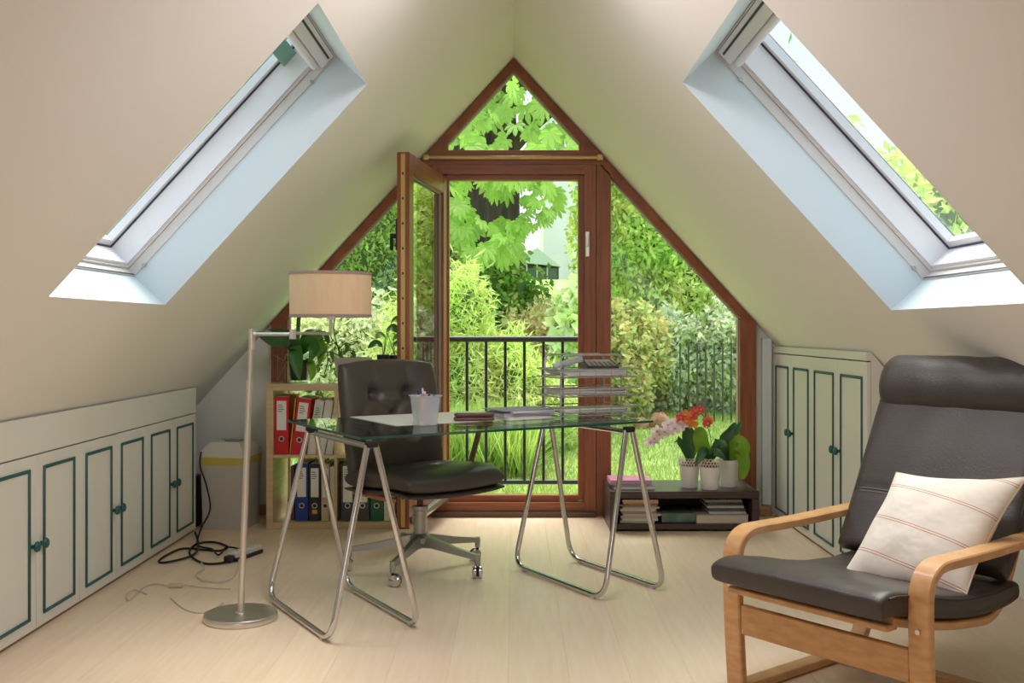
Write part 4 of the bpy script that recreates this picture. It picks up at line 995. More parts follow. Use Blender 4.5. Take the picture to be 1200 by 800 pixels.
for (a_, b_) in ((803, 495), (797, 499), (791, 502), (785, 505), (779, 506), (773, 509), (767, 514), (762, 518), (770, 505), (783, 498), (793, 494), (800, 490)):
    flower(t, px(a_, b_, 5.62+rs.uniform(-.03, .03)), (rs.uniform(-.5, .2), -1, rs.uniform(-.3, .3)), 0.037, pk)
t, c = white_pot(832, 5.66, 0.047, 0.064, 0.172, 'coral orchid in a lace edged white pot, front middle on the bench', True)
b = c+Vector((0, 0, 0.15)); Q = lambda l: [px(a, c_, 5.66+dz) for a, c_, dz in l]
strap([b]+Q([(826, 528, -.04), (820, 536, -.06), (815, 546, -.07)]), 0.05, t, leafd, up=(0, -0.8, 0.5))
strap([b]+Q([(822, 520, .0), (820, 508, .0), (818, 500, .0)]), 0.085, t, leafy, up=(0, -1, 0.1), pw=0.5)
strap([b]+Q([(840, 524, -.04), (846, 520, -.06), (853, 522, -.07)]), 0.06, t, leafd, up=(0, -0.9, 0.5))
strap([b]+Q([(836, 530, -.05), (843, 532, -.07), (850, 538, -.08)]), 0.05, t, leafd, up=(0, -0.8, 0.5))
MB().tube(catmull([b]+Q([(833, 515, .02), (828, 497, .03), (822, 485, .0), (806, 487, -.04)]), 8), 0.0022, 6).build('flower_stem', stemm, t, world=True)
for (a_, b_, m_) in ((815, 482, po), (821, 480, po), (811, 487, po), (804, 486, orng), (798, 489, po), (808, 493, orng), (830, 492, orng), (829, 496, po), (826, 543-3, orng), (812, 497, ye)):
    flower(t, px(a_, b_, 5.60+rs.uniform(-.03, .03)), (rs.uniform(-.5, .5), -1, rs.uniform(-.2, .5)), 0.032 if b_ < 530 else 0.014, m_)
t, c = white_pot(853, 5.76, 0.045, 0.058, 0.15, 'green leaved orchid in a plain white pot, rightmost on the bench', False)
b = c+Vector((0, 0, 0.125)); Q = lambda l: [px(a, c_, 5.74+dz) for a, c_, dz in l]
strap([b]+Q([(848, 518, -.03), (856, 506, -.04), (862, 495, -.04)]), 0.06, t, leafd, up=(0, -1, 0.1), pw=0.6)
strap([b]+Q([(856, 512, .0), (864, 502, .0), (869, 493, .0)]), 0.05, t, leafm, up=(0, -1, 0.1))
strap([b]+Q([(862, 520, -.03), (870, 523, -.05), (874, 534, -.05)]), 0.09, t, leafy, up=(0, -1, 0.3), pw=0.5)
strap([b]+Q([(866, 528, -.03), (872, 545, -.05), (869, 562, -.05)]), 0.07, t, leafy, up=(0, -1, 0.1), pw=0.6)
strap([b]+Q([(848, 526, -.05), (842, 520, -.06), (838, 514, -.06)]), 0.055, t, leafd, up=(0, -1, 0.2))

# ---------------- bentwood armchair ----------------
CA = math.atan2(-0.62, -0.785)
AO = Vector((0.853, 2.856, 0))
t = thing('bentwood_armchair', 'bent beech armchair with brown leather cushions in the right foreground', 'armchair', tuple(AO), CA)
# local: +x front, +y = (sin..) -> toward the far side is -y of world? near side is local +y
# check: rotation CA maps local +y to (-sin CA, cos CA) = (0.60,-0.80): toward the camera = near side
def ac(a, b, z): return Vector((a, b, z))
AW = 0.305
for sg in (-1, 1):
    y = sg*AW
    leg = fillet([ac(-0.02, y, 0.0), ac(0.0, y, 0.25), ac(0.005, y, 0.49), ac(-0.30, y, 0.487), ac(-0.66, y, 0.495)], 0.10, 10)
    MB().strip(leg, (0, 1, 0), 0.062, 0.026).build('arm_and_leg', beech, t)
    run = fillet([ac(-0.035, y, 0.014), ac(-0.62, y, 0.014), ac(-0.70, y, 0.10), ac(-0.64, y, 0.478)], 0.10, 8)
    MB().strip(run, (0, 1, 0), 0.058, 0.026).build('runner', beech, t)
    MB().tube([ac(0.0125, y, 0.33), ac(0.02, y, 0.33)], 0.007, 10).build('bolt', steel, t)
    rail = fillet([ac(0.055, sg*0.235, 0.352), ac(-0.2, sg*0.235, 0.292), ac(-0.50, sg*0.235, 0.262), ac(-0.60, sg*0.235, 0.42), ac(-0.885, sg*0.235, 0.98)], 0.14, 10)
    MB().strip(rail, (0, 1, 0), 0.05, 0.024).build('seat_rail', beech, t)
MB().box((-0.005, 0, 0.232), (0.022, 2*AW-0.062, 0.088), bev=0.004).build('cross_bar', beech, t)
MB().box((-0.50, 0, 0.045), (0.06, 2*AW-0.058, 0.022), bev=0.004).build('cross_bar', beech, t)
MB().box((0.058, 0, 0.338), (0.05, 0.52, 0.018), bev=0.004).build('front_slat', beech, t)
for k in range(5):
    q = k/4; MB().box((-0.64-0.225*q, 0, 0.50+0.44*q-0.0), (0.05, 0.43, 0.012), Matrix.Rotation(R(-63), 3, 'Y'), bev=0.003).build('back_slat', beech, t)
for k in range(3): MB().box((-0.12-0.14*k, 0, 0.318-0.022*k), (0.06, 0.43, 0.01), bev=0.003).build('seat_slat', beech, t)
# cushions as padded strips along side profiles
def pathfn(P):
    Q_ = catmull(P, 12); L = [0]
    for i in range(1, len(Q_)): L.append(L[-1]+(Q_[i]-Q_[i-1]).length)
    def f(s):
        s = (s+1)/2*L[-1]; i = 1
        while i < len(Q_)-1 and L[i] < s: i += 1
        k = (s-L[i-1])/(L[i]-L[i-1]+1e-9); k = max(0, min(1, k)); p = Q_[i-1].lerp(Q_[i], k)
        a = Q_[max(i-2, 0)]; b = Q_[min(i+1, len(Q_)-1)]; tt = (b-a).normalized(); return p, Vector((-tt.z, 0, tt.x))
    return f
def pad(name, P, hw, th_t, th_b, m, nu=44, nv=30, p=6, extra=None, kk=0.03):
    f = pathfn([Vector((a, 0, z)) for a, z in P])
    def PP(u, v):
        q, n_ = f(u); return (q.x, v*hw*math.sqrt(1-kk*u*u), q.z), n_
    tp = lambda u, v: th_t*sup(u, v, p)**0.5+(extra(u, v) if extra else 0)
    return MB().slab(PP, nu, nv, tp, lambda u, v: -th_b*sup(u, v, p)**0.5).build(name, m, t, smooth=70)
# profile runs back to front so that the normal points up
wr = lambda u, v: 0.0016*math.sin(14*v+5*u)*math.sin(9*u+3*v)
sc_ = pad('seat_cushion', [(-0.585, 0.335), (-0.44, 0.327), (-0.25, 0.342), (-0.05, 0.380), (0.07, 0.400), (0.135, 0.392)], 0.28, 0.038, 0.036, leather_p, p=12, extra=wr)
bc = pad('back_cushion', [(-0.845, 0.99), (-0.745, 0.80), (-0.64, 0.60), (-0.555, 0.45), (-0.505, 0.385)], 0.28, 0.042, 0.03, leather_p, p=10, extra=lambda u, v: 0.0025*math.sin(7*u+5*v)*math.sin(4*v-3*u)-0.008*math.exp(-((u-0.42)/0.02)**2))
for nm_, P_, kk_, host in (('piping', [(-0.585, 0.335), (-0.44, 0.327), (-0.25, 0.342), (-0.05, 0.380), (0.07, 0.400), (0.135, 0.392)], 0.03, sc_), ('piping', [(-0.845, 0.99), (-0.745, 0.80), (-0.64, 0.60), (-0.555, 0.45), (-0.505, 0.385)], 0.03, bc)):
    f = pathfn([Vector((a, 0, z)) for a, z in P_])
    for sg in (-1, 1):
        pts = []
        for i in range(27):
            u = -0.90+1.80*i/26; q, n_ = f(u); pts.append((q.x+n_.x*0.022, sg*0.2795*math.sqrt(1-kk_*u*u), q.z+n_.z*0.022))
        MB().tube(pts, 0.0035, 6).build(nm_, leather_side, host)
# head cushion roll
f0 = Vector((-0.80, 0, 0.912))
def hd(u, v):
    a = 2*math.pi*u; y = (v*2-1); k_ = math.sqrt(max(0.0, 1-abs(y)**18)); rr = 1.0*(0.35+0.65*k_) if abs(y) < 0.999 else 0.02
    px_, pz_ = math.cos(a)*0.088*rr, math.sin(a)*0.104*rr
    lean = R(27); X_ = px_*math.cos(lean)-pz_*math.sin(lean); Z_ = px_*math.sin(lean)+pz_*math.cos(lean)
    wob = 1+0.012*math.sin(3*a+9*y)+0.008*math.sin(13*y+2*a)
    return (f0.x+X_*wob, y*0.282, f0.z+Z_*wob)
MB().grid(hd, 40, 44, wrapu=True).build('head_cushion', leather_p, t, smooth=80)
# seams
sm = mat('seam_thread', lin(150, 146, 142), 0.6)
mb = MB(); f = pathfn([Vector((a, 0, z)) for a, z in [(-0.845, 0.99), (-0.745, 0.80), (-0.64, 0.60), (-0.555, 0.45), (-0.505, 0.385)]])
for du in (0.405, 0.435):
    q, n_ = f(du); mb.tube([(q.x+n_.x*(0.0425*sup(du, v, 10)-0.004+0.0025*math.sin(7*du+5*v)*math.sin(4*v-3*du)), v*0.28, q.z+n_.z*(0.0425*sup(du, v, 10)-0.004)) for v in [i/20*1.9-0.95 for i in range(21)]], 0.0013, 5)
mb.build('seam', sm, t)

# cushion leaning on it
pil = thing('throw_pillow', 'cream square pillow with thin red stripe pairs on the armchair', 'pillow', (0, 0, 0))
pcn = Vector((-0.385, 0.105, 0.505)); tilt = R(55)
ex = Vector((0, 1, 0)); ez = Vector((-math.cos(tilt)*0.95, 0.0, math.sin(tilt))); ez.normalize(); roll = R(5)
skew = R(-10); e1 = (ex*math.cos(roll)+ez*math.sin(roll)); e2 = (-ex*math.sin(skew)+ez*math.cos(skew)); en = e1.cross(e2).normalized()
Mw = Matrix.Translation(AO) @ Matrix.Rotation(CA, 4, 'Z')
def pl(u, v):
    k = 0.16; s_ = 0.198
    q = 1-0.10*(1-abs(v)**2)*abs(u)**6-0.0; r_ = 1-0.10*(1-abs(u)**2)*abs(v)**6
    p = pcn+e1*(u*s_*q)+e2*(v*s_*r_)
    return Mw @ p, (Mw.to_3x3() @ en)
plm = bpy.data.materials.new('pillow_cotton'); plm.use_nodes = True; q = plm.node_tree; bs = q.nodes['Principled BSDF']; inp(bs, 'Roughness', 0.9)
tcn = q.nodes.new('ShaderNodeTexCoord'); sx = q.nodes.new('ShaderNodeSeparateXYZ'); q.links.new(tcn.outputs['UV'], sx.inputs[0])
m1 = q.nodes.new('ShaderNodeMath'); m1.operation = 'MULTIPLY'; m1.inputs[1].default_value = 3.6; m2 = q.nodes.new('ShaderNodeMath'); m2.operation = 'FRACT'
q.links.new(sx.outputs['Y'], m1.inputs[0]); q.links.new(m1.outputs[0], m2.inputs[0])
rp = q.nodes.new('ShaderNodeValToRGB'); rp.color_ramp.interpolation = 'CONSTANT'; e = rp.color_ramp.elements
cw = lin(234, 226, 214); crd = lin(196, 128, 110)
e[0].position = 0; e[0].color = cw; e[1].position = 0.62; e[1].color = crd
for pos, cc in ((0.64, cw), (0.68, crd), (0.70, cw)): ee = e.new(pos); ee.color = cc
q.links.new(m2.outputs[0], rp.inputs[0]); q.links.new(rp.outputs[0], bs.inputs['Base Color'])
nz = q.nodes.new('ShaderNodeTexNoise'); nz.inputs['Scale'].default_value = 14; bpn = q.nodes.new('ShaderNodeBump'); bpn.inputs['Strength'].default_value = 0.3; bpn.inputs['Distance'].default_value = 0.02
q.links.new(tcn.outputs['Object'], nz.inputs[0]); q.links.new(nz.outputs[0], bpn.inputs['Height']); q.links.new(bpn.outputs[0], bs.inputs['Normal'])
base_ = Mw @ (pcn-e2*0.2); pil.location = base_; pil.rotation_euler = (0, 0, CA)
pw_ = lambda u, v: 0.062*((1-abs(u)**2.6)*(1-abs(v)**2.6))**0.62+0.002*math.sin(9*u)*math.sin(7*v+2*u)
o = MB().slab(pl, 36, 36, pw_, lambda u, v: -pw_(u, v)).build('cover', plm, pil, world=True, smooth=80)
me = o.data; uvl = me.uv_layers.new(name='UVMap'); inv = (Mw).inverted() @ wmat(o)
for lp in me.loops:
    p = inv @ me.vertices[lp.vertex_index].co-pcn; uvl.data[lp.index].uv = (p.dot(e1)/0.41+0.5, p.dot(e2)/0.41+0.5)
MB().tube([pl(u, v)[0] for (u, v) in [(math.cos(a_)/max(abs(math.cos(a_)), abs(math.sin(a_))), math.sin(a_)/max(abs(math.cos(a_)), abs(math.sin(a_)))) for a_ in [2*math.pi*i/64 for i in range(64)]]], 0.003, 6, closed=True).build('piping', mat('cream_piping', lin(226, 206, 186), 0.9), pil, world=True)

# ---------------- garden ----------------
GZ = -0.25
def ground_z(x, y):
    if y < 9: return GZ
    if y < 13: return GZ+(y-9)*0.0875
    return 0.1+min(1.8, (y-13)*0.36)+max(0, y-18)*0.03+0.1*math.sin(x*0.7+y*0.4)*min(1, (y-13)/3)
lawn = mat('lawn_green', lin(130, 156, 78), 0.95, col2=lin(154, 174, 96), scale=3, bump=0.3, bscale=60)
o = MB().grid(lambda u, v: (-34+68*u, 6.32+58*v*v, ground_z(-34+68*u, 6.32+58*v*v)), 50, 50).build('garden_ground', lawn, smooth=60); tag(o, kind='structure')
rng = np.random.default_rng(4)
def cloud(name, m, parent, centers, size, wide, normals=None, droop=0.3, stuff=True, upb=0.4, label=None):
    N = len(centers); c = np.asarray(centers, dtype=np.float64)
    d = rng.normal(size=(N, 3)); d[:, 2] -= droop*1.5; d /= np.linalg.norm(d, axis=1)[:, None]
    n = rng.normal(size=(N, 3)); n[:, 2] += upb*2; n[:, 1] -= 0.5
    s = np.cross(d, n); s /= (np.linalg.norm(s, axis=1)[:, None]+1e-9); nn = np.cross(s, d)
    L = size*rng.uniform(0.65, 1.3, size=(N, 1)); Wd = L*wide
    v = np.empty((N, 4, 3)); v[:, 0] = c; v[:, 1] = c+d*L*0.5+s*Wd*0.5+nn*L*0.06; v[:, 2] = c+d*L; v[:, 3] = c+d*L*0.5-s*Wd*0.5+nn*L*0.06
    me = bpy.data.meshes.new(name); me.vertices.add(4*N); me.vertices.foreach_set('co', v.reshape(-1))
    idx = np.arange(4*N).reshape(N, 4); tri = np.concatenate([idx[:, [0, 1, 2]], idx[:, [0, 2, 3]]], axis=1).reshape(-1)
    me.loops.add(6*N); me.loops.foreach_set('vertex_index', tri.astype(np.int32)); me.polygons.add(2*N)
    me.polygons.foreach_set('loop_start', np.arange(0, 6*N, 3, dtype=np.int32)); me.polygons.foreach_set('loop_total', np.full(2*N, 3, dtype=np.int32))
    me.update(calc_edges=True); me.materials.append(m)
    o = bpy.data.objects.new(name, me); C.objects.link(o)
    if parent: 
        o.parent = parent; o.matrix_parent_inverse = wmat(parent).inverted()
    if stuff: o['kind'] = 'stuff'
    return o
def shell(N, ells, fill=0.35):
    out = []; tot = sum(e[3]*e[5]+e[3]*e[4] for e in ells)
    for (cx, cy, cz, rx, ry, rz) in ells:
        n = int(N*(rx*rz+rx*ry)/tot); p = rng.normal(size=(n, 3)); p /= np.linalg.norm(p, axis=1)[:, None]
        p *= (1-fill*rng.random((n, 1)))*(1+0.22*rng.random((n, 1))**5)
        lump = 1+0.13*np.sin(p[:, 0]*9+cx)+0.12*np.sin(p[:, 2]*8+p[:, 1]*5)+0.06*np.sin(p[:, 0]*19+p[:, 2]*23)
        p *= lump[:, None]
        out.append(p*np.array([rx, ry, rz])+np.array([cx, cy, cz]))
    return np.concatenate(out)
def LM(name, a, b, isl=0.35, tr=0.42, sc=1.2):
    def f(c):
        g = sum(c)/3; return lin(*[min(248, (q*0.80+g*0.20)*k+8) for q, k in zip(c, (1.5, 1.36, 1.3))])
    return mat(name, f(a), 0.5, col2=f(b), scale=sc, island=isl, transl=tr, spec=0.35, detail=3)
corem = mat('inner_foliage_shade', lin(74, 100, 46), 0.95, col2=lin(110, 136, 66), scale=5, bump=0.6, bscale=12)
def shrub(name, lab, cat, ells, N, size, wide, m, droop=0.3, base=None, core=0.62, upb=0.4, group=None, trunk=None, fill=0.35):
    xs = [e[0] for e in ells]; ys = [e[1] for e in ells]; b = base or (sum(xs)/len(xs), sum(ys)/len(ys)); gz_ = ground_z(b[0], b[1])
    t = thing(name, lab, cat, (b[0], b[1], gz_), 0, group)
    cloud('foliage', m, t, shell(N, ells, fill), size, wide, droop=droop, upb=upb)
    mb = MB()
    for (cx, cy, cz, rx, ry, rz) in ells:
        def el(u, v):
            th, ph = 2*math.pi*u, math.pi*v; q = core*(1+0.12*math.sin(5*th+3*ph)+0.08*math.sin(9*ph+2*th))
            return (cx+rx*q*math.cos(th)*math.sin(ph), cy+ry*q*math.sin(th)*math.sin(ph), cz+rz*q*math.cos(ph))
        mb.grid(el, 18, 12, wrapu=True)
    mb.build('shade_core', corem, t, world=True, smooth=60)['kind'] = 'stuff'  # solid core, shade inside the foliage is put into its darker green
    if trunk:
        MB().tube(catmull([(b[0], b[1], gz_-0.1), (b[0]+0.1, b[1], gz_+trunk*0.5), (b[0], b[1], gz_+trunk)], 6), [0.22-0.1*i/12 for i in range(13)], 10).build('trunk', barkm, t, world=True)
    return t
barkm = mat('dark_bark', lin(92, 80, 66), 0.95, col2=lin(52, 46, 38), scale=5, stretch=(3, 3, 0.6), bump=0.8, bscale=10)

# big horse chestnut
TX, TY = -0.42, 15.4
t = thing('chestnut_tree', 'horse chestnut tree with dark trunk and big fan shaped leaves', 'tree', (TX, TY, ground_z(TX, TY)))
def trk(u, v):
    a = 2*math.pi*u; z_ = ground_z(TX, TY)-0.2+6.5*v; r_ = (0.64-0.25*min(1, v*1.2)+0.25*max(0, 0.12-v)*4)*(1+0.05*math.sin(7*a+v*9)+0.03*math.sin(13*a))
    return (TX-0.12+r_*math.cos(a)+0.1*math.sin(3*v), TY+r_*math.sin(a), z_)
MB().grid(trk, 40, 30, wrapu=True).build('trunk', barkm, t, world=True, smooth=60)
br_m = MB()
for (x1, y1, z1_) in ((-2.4, 14.2, 5.0), (1.6, 14.2, 4.6), (0.6, 12.4, 4.4), (-0.8, 12.2, 5.2), (2.0, 13.6, 3.8), (-2.2, 14, 3.6)):
    br_m.tube(catmull([(TX, TY, 3.4), ((TX+x1)/2, (TY+y1)/2, 3.8+z1_*0.15), (x1, y1, z1_)], 6), [0.14-0.1*i/12 for i in range(13)], 8)
br_m.build('branch', barkm, t, world=True)
# palmate leaf mesh
def palm_mesh():
    mb = MB()
    for k in range(7):
        a = R(-108+36*k); l_ = (0.62, 0.82, 0.97, 1.0, 0.97, 0.82, 0.62)[k]*0.19; w_ = l_*0.185
        d = Vector((math.sin(a), -math.cos(a)*0+0.0, -math.cos(a))); d = Vector((math.sin(a), -0.25, -math.cos(a)*0.9)).normalized(); s_ = Vector((math.cos(a), 0, math.sin(a)))
        prof = [(0, 0.08), (0.35, 0.6), (0.68, 1.0), (0.88, 0.6), (1.0, 0.02)]; vs = []
        for (q, ww) in prof:
            p = d*l_*q+Vector((0, -0.02*math.sin(q*3), -0.05*q*q*l_*4)); vs += [p-s_*w_*ww+Vector((0, 0.008*ww, 0)), p, p+s_*w_*ww+Vector((0, 0.008*ww, 0))]
        fs = []
        for i in range(4): fs += [[i*3, i*3+1, i*3+4, i*3+3], [i*3+1, i*3+2, i*3+5, i*3+4]]
        mb.add(vs, fs)
    return mb
chl = mat('chestnut_leaf', lin(158, 206, 84), 0.5, col2=lin(192, 226, 112), scale=2, objvar=0.22, transl=0.45)
lf0 = palm_mesh().build('leaf', chl, t, smooth=False)
rs = random.Random(21); spots = []
def spray(x0, x1, y0, y1, n, Z0, Z1, s0=0.85, s1=1.35):
    for _ in range(n): spots.append((rs.uniform(x0, x1), rs.uniform(y0, y1), rs.uniform(Z0, Z1), rs.uniform(s0, s1)*0.86))
# boughs at their own distances in front of the trunk
spray(520, 680, 80, 185, 84, 11.2, 14, 0.9, 1.35); spray(500, 690, 150, 215, 26, 11.2, 13.6); spray(522, 660, 200, 228, 20, 11.8, 13.4); spray(528, 548, 215, 260, 9, 12, 13.6)
spray(532, 612, 262, 312, 42, 12, 13.6); spray(526, 552, 240, 290, 12, 12.4, 13.6); spray(560, 628, 212, 236, 9, 12.2, 13.4); spray(610, 662, 215, 262, 24, 12.6, 14, 0.7, 1.1); spray(575, 605, 290, 318, 8, 12, 13)
spray(600, 640, 262, 284, 7, 12.8, 14, 0.6, 0.9); spray(440, 535, 60, 200, 26, 12, 14.4)
first = True
tm_inv = wmat(t).inverted()
for (a_, b_, Z_, s_) in spots[:290]:
    p = px(a_, b_-10, Z_); o_ = lf0 if first else lf0.copy()
    if not first: C.objects.link(o_)
    first = False; o_.parent = t; o_.location = tm_inv @ p
    o_.rotation_euler = (R(rs.uniform(-35, 20)), R(rs.uniform(-35, 35)), R(rs.uniform(-60, 60))); o_.scale = (s_, s_, s_)
cloud('foliage', LM('chestnut_far_leaf', (96, 150, 44), (132, 184, 62), 0.4), t, shell(14000, [(-0.6, 15.2, 7.2, 4.4, 2.8, 2.4), (-3.0, 15.6, 5.0, 1.7, 1.4, 1.5), (1.5, 15.4, 5.6, 1.7, 1.4, 1.0)], 0.6), 0.26, 0.42, droop=0.6)
# ivy at the trunk foot
shrub('ivy_bush', 'dark glossy ivy growing round the foot of the chestnut trunk', 'shrub', [(-0.35, 14.5, 1.45, 0.72, 0.5, 0.75), (0.1, 14.6, 1.1, 0.5, 0.4, 0.6)], 8000, 0.10, 0.7, LM('ivy_leaf', (72, 122, 40), (116, 166, 58), 0.45), core=0.75)
shrub('bamboo', 'pale yellow green bamboo with thin leaves just beyond the railing', 'shrub', [(-0.5, 10.3, 0.55, 0.5, 0.45, 0.75), (-0.48, 10.2, 1.2, 0.24, 0.3, 0.55), (-1.0, 10.5, 0.6, 0.45, 0.45, 0.8), (-0.05, 10.3, 0.42, 0.42, 0.4, 0.62), (0.28, 10.6, 0.25, 0.36, 0.4, 0.45)], 30000, 0.13, 0.13, LM('bamboo_leaf', (140, 186, 84), (184, 208, 120), 0.3), droop=0.1, upb=0.2, core=0.7)
shrub('meadow_shrub', 'low yellow green shrub on the bank behind the bamboo', 'shrub', [(0.75, 14.6, 0.85, 0.9, 0.6, 0.42)], 7000, 0.10, 0.3, LM('meadow_leaf', (172, 198, 84), (200, 214, 108), 0.3), core=0.8)
shrub('meadow_shrub', 'low yellow green shrub left of the ivy on the bank', 'shrub', [(-1.3, 14.3, 0.8, 0.7, 0.6, 0.5)], 5000, 0.10, 0.3, LM('meadow_leaf', (172, 198, 84), (200, 214, 108), 0.3), core=0.8)
redg = LM('photinia_leaf', (124, 160, 80), (206, 150, 116), 0.4, sc=7)
shrub('photinia_bush', 'green shrub with reddish new leaves seen through the open door', 'shrub', [(0.68, 12.4, 0.62, 0.5, 0.45, 0.74), (0.25, 12.8, 0.7, 0.48, 0.4, 0.66)], 11000, 0.10, 0.45, redg)
shrub('photinia_bush', 'reddish green shrub seen through the left window pane below the lamp shade', 'shrub', [(-2.0, 11.9, 0.62, 0.85, 0.5, 0.85), (-1.35, 11.7, 0.42, 0.5, 0.45, 0.72), (-3.0, 12.2, 0.6, 0.8, 0.5, 0.9)], 24000, 0.085, 0.5, LM('pink_green_leaf', (152, 176, 110), (216, 188, 160), 0.4, sc=8))
shrub('pale_leaf_plant', 'blue green large leaved plant at the right edge of the doorway', 'shrub', [(0.66, 11.4, 1.15, 0.2, 0.2, 0.42), (0.66, 11.4, 0.4, 0.14, 0.14, 0.5)], 1700, 0.16, 0.8, LM('blue_green_leaf', (132, 192, 124), (166, 212, 146), 0.3), core=0.45)
shrub('variegated_hedge', 'hedge of cream edged leaves behind the flowers in the right pane', 'hedge', [(2.0, 12.95, 0.62, 0.5, 0.4, 0.66), (2.65, 12.9, 0.66, 0.55, 0.4, 0.66), (3.3, 13, 0.7, 0.5, 0.4, 0.66)], 24000, 0.095, 0.5, LM('variegated_leaf', (116, 150, 84), (204, 212, 160), 0.5, sc=9))
shrub('autumn_bush', 'yellow and orange tinged shrub right of the wide window post', 'shrub', [(1.3, 12.3, 0.6, 0.34, 0.35, 0.6), (1.58, 12.5, 0.85, 0.3, 0.3, 0.5), (1.25, 12.6, 1.15, 0.22, 0.2, 0.3)], 9000, 0.095, 0.5, LM('autumn_leaf', (128, 164, 88), (196, 164, 112), 0.4, sc=8))
ltree = LM('light_tree_leaf', (136, 188, 76), (176, 216, 110), 0.35)
shrub('oak_tree', 'light green tree with hanging leaf sprays filling the right pane', 'tree', [(2.0, 15.6, 2.5, 1.1, 0.8, 1.2), (3.4, 15.8, 2.4, 1.3, 0.8, 1.3), (1.75, 15.8, 3.7, 0.8, 0.6, 0.9), (2.7, 15.2, 1.7, 1.3, 0.5, 0.7)], 52000, 0.115, 0.45, ltree, droop=0.6, core=0.5, base=(2.6, 16.2), trunk=1.2, fill=0.5)
shrub('conifer', 'mid green dense shrub seen above the lamp shade in the left pane', 'tree', [(-2.5, 16.0, 2.3, 1.2, 0.8, 1.4), (-4.0, 16.0, 2.0, 1.2, 0.8, 1.3)], 26000, 0.10, 0.4, LM('conifer_leaf', (106, 154, 66), (146, 186, 92), 0.35), droop=0.5, base=(-2.6, 16.2))
for k, (x_, y_, r_, h_, lb) in enumerate(((-14, 27, 4.0, 5.0, 'broad green tree far left beyond the garden'), (-5.0, 28, 3.6, 5.6, 'round green tree far behind the chestnut on the left'), (10.2, 25, 2.8, 3.2, 'tall green tree far right beyond the garden'), (18, 26, 3.6, 3.6, 'wide green tree at the far right edge of the garden'), (6.4, 20.5, 1.5, 2.9, 'pale green tree between the white house and the right pane'))):
    shrub('background_tree', lb, 'tree', [(x_, y_, h_, r_, r_*0.7, h_*0.62), (x_+r_*0.3, y_-0.8, h_*0.66, r_*0.65, r_*0.5, h_*0.35)], 12000, 0.32, 0.5, LM('far_leaf_%d' % (k % 2), (112, 162, 66) if k % 2 else (130, 178, 78), (158, 200, 98), 0.35), core=0.8, base=(x_, y_), trunk=h_*0.4)
# rocks at the foot of the hedge
rk = mat('red_stone', lin(158, 108, 84), 0.9, col2=lin(186, 140, 112), scale=8, bump=0.5)
for k, (cx_, s_, lb) in enumerate(((1.66, 0.085, 'reddish boulder, the larger one under the hedge in the right pane'), (1.44, 0.06, 'reddish boulder, the smaller one left of the larger boulder'))):
    c = Vector((cx_, 11.6, ground_z(0, 11.6)+s_*0.7))
    def rf(u, v):
        th, ph = 2*math.pi*u, math.pi*v; q = 1+0.15*math.sin(3*th+k)+0.1*math.sin(5*ph+2*th)
        return (c.x+s_*1.4*q*math.cos(th)*math.sin(ph), c.y+s_*q*math.sin(th)*math.sin(ph), c.z+s_*1.3*q*math.cos(ph))
    tag(MB().grid(rf, 16, 10, wrapu=True).build('boulder', rk, smooth=50, origin=(c.x, c.y, c.z-s_)), lb, 'rock')
# garden fence on the right
t = thing('garden_fence', 'dark upright bar fence in front of the hedge behind the orchids', 'fence', (2.3, 12.0, ground_z(0, 12)-0.02))
fm = mat('fence_dark', lin(72, 84, 64), 0.8)
f0_ = MB().bx(-0.009, 0.009, -0.009, 0.009, 0, 0.95, 0.002).build('bar', fm, t); f0_.location = (-0.35, 0, 0)
for k in range(1, 10): dup(f0_, t, loc=(-0.35+0.1*k, 0, 0))
# grass blades
n = 40000
gx_ = rng.uniform(-3.2, 3.4, n); gy_ = 8.0+rng.random(n)**1.2*5.2
blades = np.stack([gx_, gy_, np.array([ground_z(0, q) for q in gy_])], axis=1)
def grass(name, pts, h_, w_, m, lb):
    N = len(pts); v = np.empty((N, 3, 3)); a = rng.uniform(0, 6.28, N); s = np.stack([np.cos(a), np.sin(a), np.zeros(N)], 1)
    v[:, 0] = pts-s*w_/2; v[:, 1] = pts+s*w_/2; tip = rng.normal(size=(N, 3))*0.35*h_; tip[:, 2] = h_*rng.uniform(0.5, 1.2, N); v[:, 2] = pts+tip
    me = bpy.data.meshes.new(name); me.vertices.add(3*N); me.vertices.foreach_set('co', v.reshape(-1)); me.loops.add(3*N); me.loops.foreach_set('vertex_index', np.arange(3*N, dtype=np.int32))
    me.polygons.add(N); me.polygons.foreach_set('loop_start', np.arange(0, 3*N, 3, dtype=np.int32)); me.polygons.foreach_set('loop_total', np.full(N, 3, dtype=np.int32)); me.update(calc_edges=True); me.materials.append(m)
    o = bpy.data.objects.new(name, me); C.objects.link(o); tag(o, lb, 'grass', kind='stuff'); return o
grass('lawn_grass', blades, 0.06, 0.012, LM('grass_blade', (96, 130, 56), (124, 150, 72), 0.3), 'short bright green lawn grass outside the window')
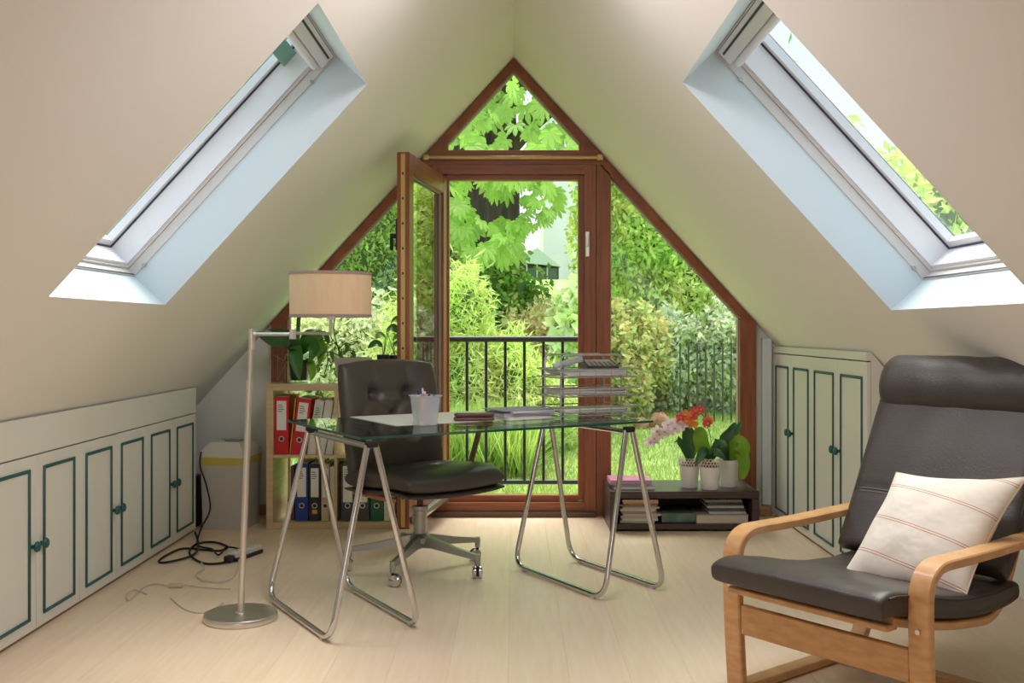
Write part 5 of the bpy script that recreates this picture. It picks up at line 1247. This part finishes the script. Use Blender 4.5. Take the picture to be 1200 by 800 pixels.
n = 9000; g2 = np.stack([rng.uniform(-1.4, 0.12, n), rng.uniform(9.2, 9.9, n), np.full(n, GZ+0.03)], 1)
grass('tall_grass', g2, 0.6, 0.018, LM('tall_grass_blade', (104, 148, 62), (138, 170, 86), 0.3), 'tall arching yellow green grass beyond the railing')
# white house and grey conservatory beyond
hx0 = px(660, 330, 26)
t = thing('white_house', 'white rendered house glimpsed between the leaves top right of the doorway', 'house', (3.0, 28, 1.9))
wr_m = mat('white_render', lin(246, 242, 246), 0.9, col2=lin(236, 234, 240), scale=2)
MB().bx(0.75, 4.6, 26, 30, 1.5, 7.2).build('wall', wr_m, t, world=True)
MB().extr([(0.5, 25.7, 7.2), (4.85, 25.7, 7.2), (2.7, 25.7, 9.0)], (0, 4.6, 0)).build('roof', mat('slate_roof', lin(110, 108, 112), 0.8), t, world=True)
for (a_, c_) in ((3.6, 3.6), (3.6, 5.6)):
    w_ = MB().bx(a_-0.4, a_+0.4, 25.93, 26.0, c_-0.55, c_+0.55, 0.01).build('window', white_lac, t, world=True); MB().bx(a_-0.34, a_+0.34, 25.91, 25.93, c_-0.48, c_+0.48).build('pane', mat('dark_pane', lin(90, 100, 110), 0.1), w_, world=True)
t = thing('conservatory', 'grey framed conservatory far off in the middle of the doorway', 'building', (0.45, 22, 2.0))
MB().bx(0.05, 0.95, 22, 23.6, 1.2, 1.72).build('wall', mat('grey_render', lin(170, 172, 166), 0.9), t, world=True)
MB().extr([(0.0, 21.9, 2.55), (1.0, 21.9, 2.45), (0.5, 21.9, 2.85)], (0, 1.8, 0)).build('roof', mat('pale_roof', lin(206, 214, 222), 0.5), t, world=True)
for k in range(4):
    xa = 0.07+k*0.22; p_ = MB().bx(xa, xa+0.2, 22.02, 22.04, 1.74, 2.42).build('pane', mat('conserv_pane', lin(98, 108, 116), 0.1), t, world=True); MB().bx(xa-0.02, xa+0.005, 21.98, 22.03, 1.72, 2.5).build('mullion', grey_lac, t, world=True)
MB().bx(0.05, 0.97, 22.05, 23.5, 1.72, 2.45).build('inner_wall', mat('inner_dark', lin(80, 84, 86), 0.9), t, world=True)
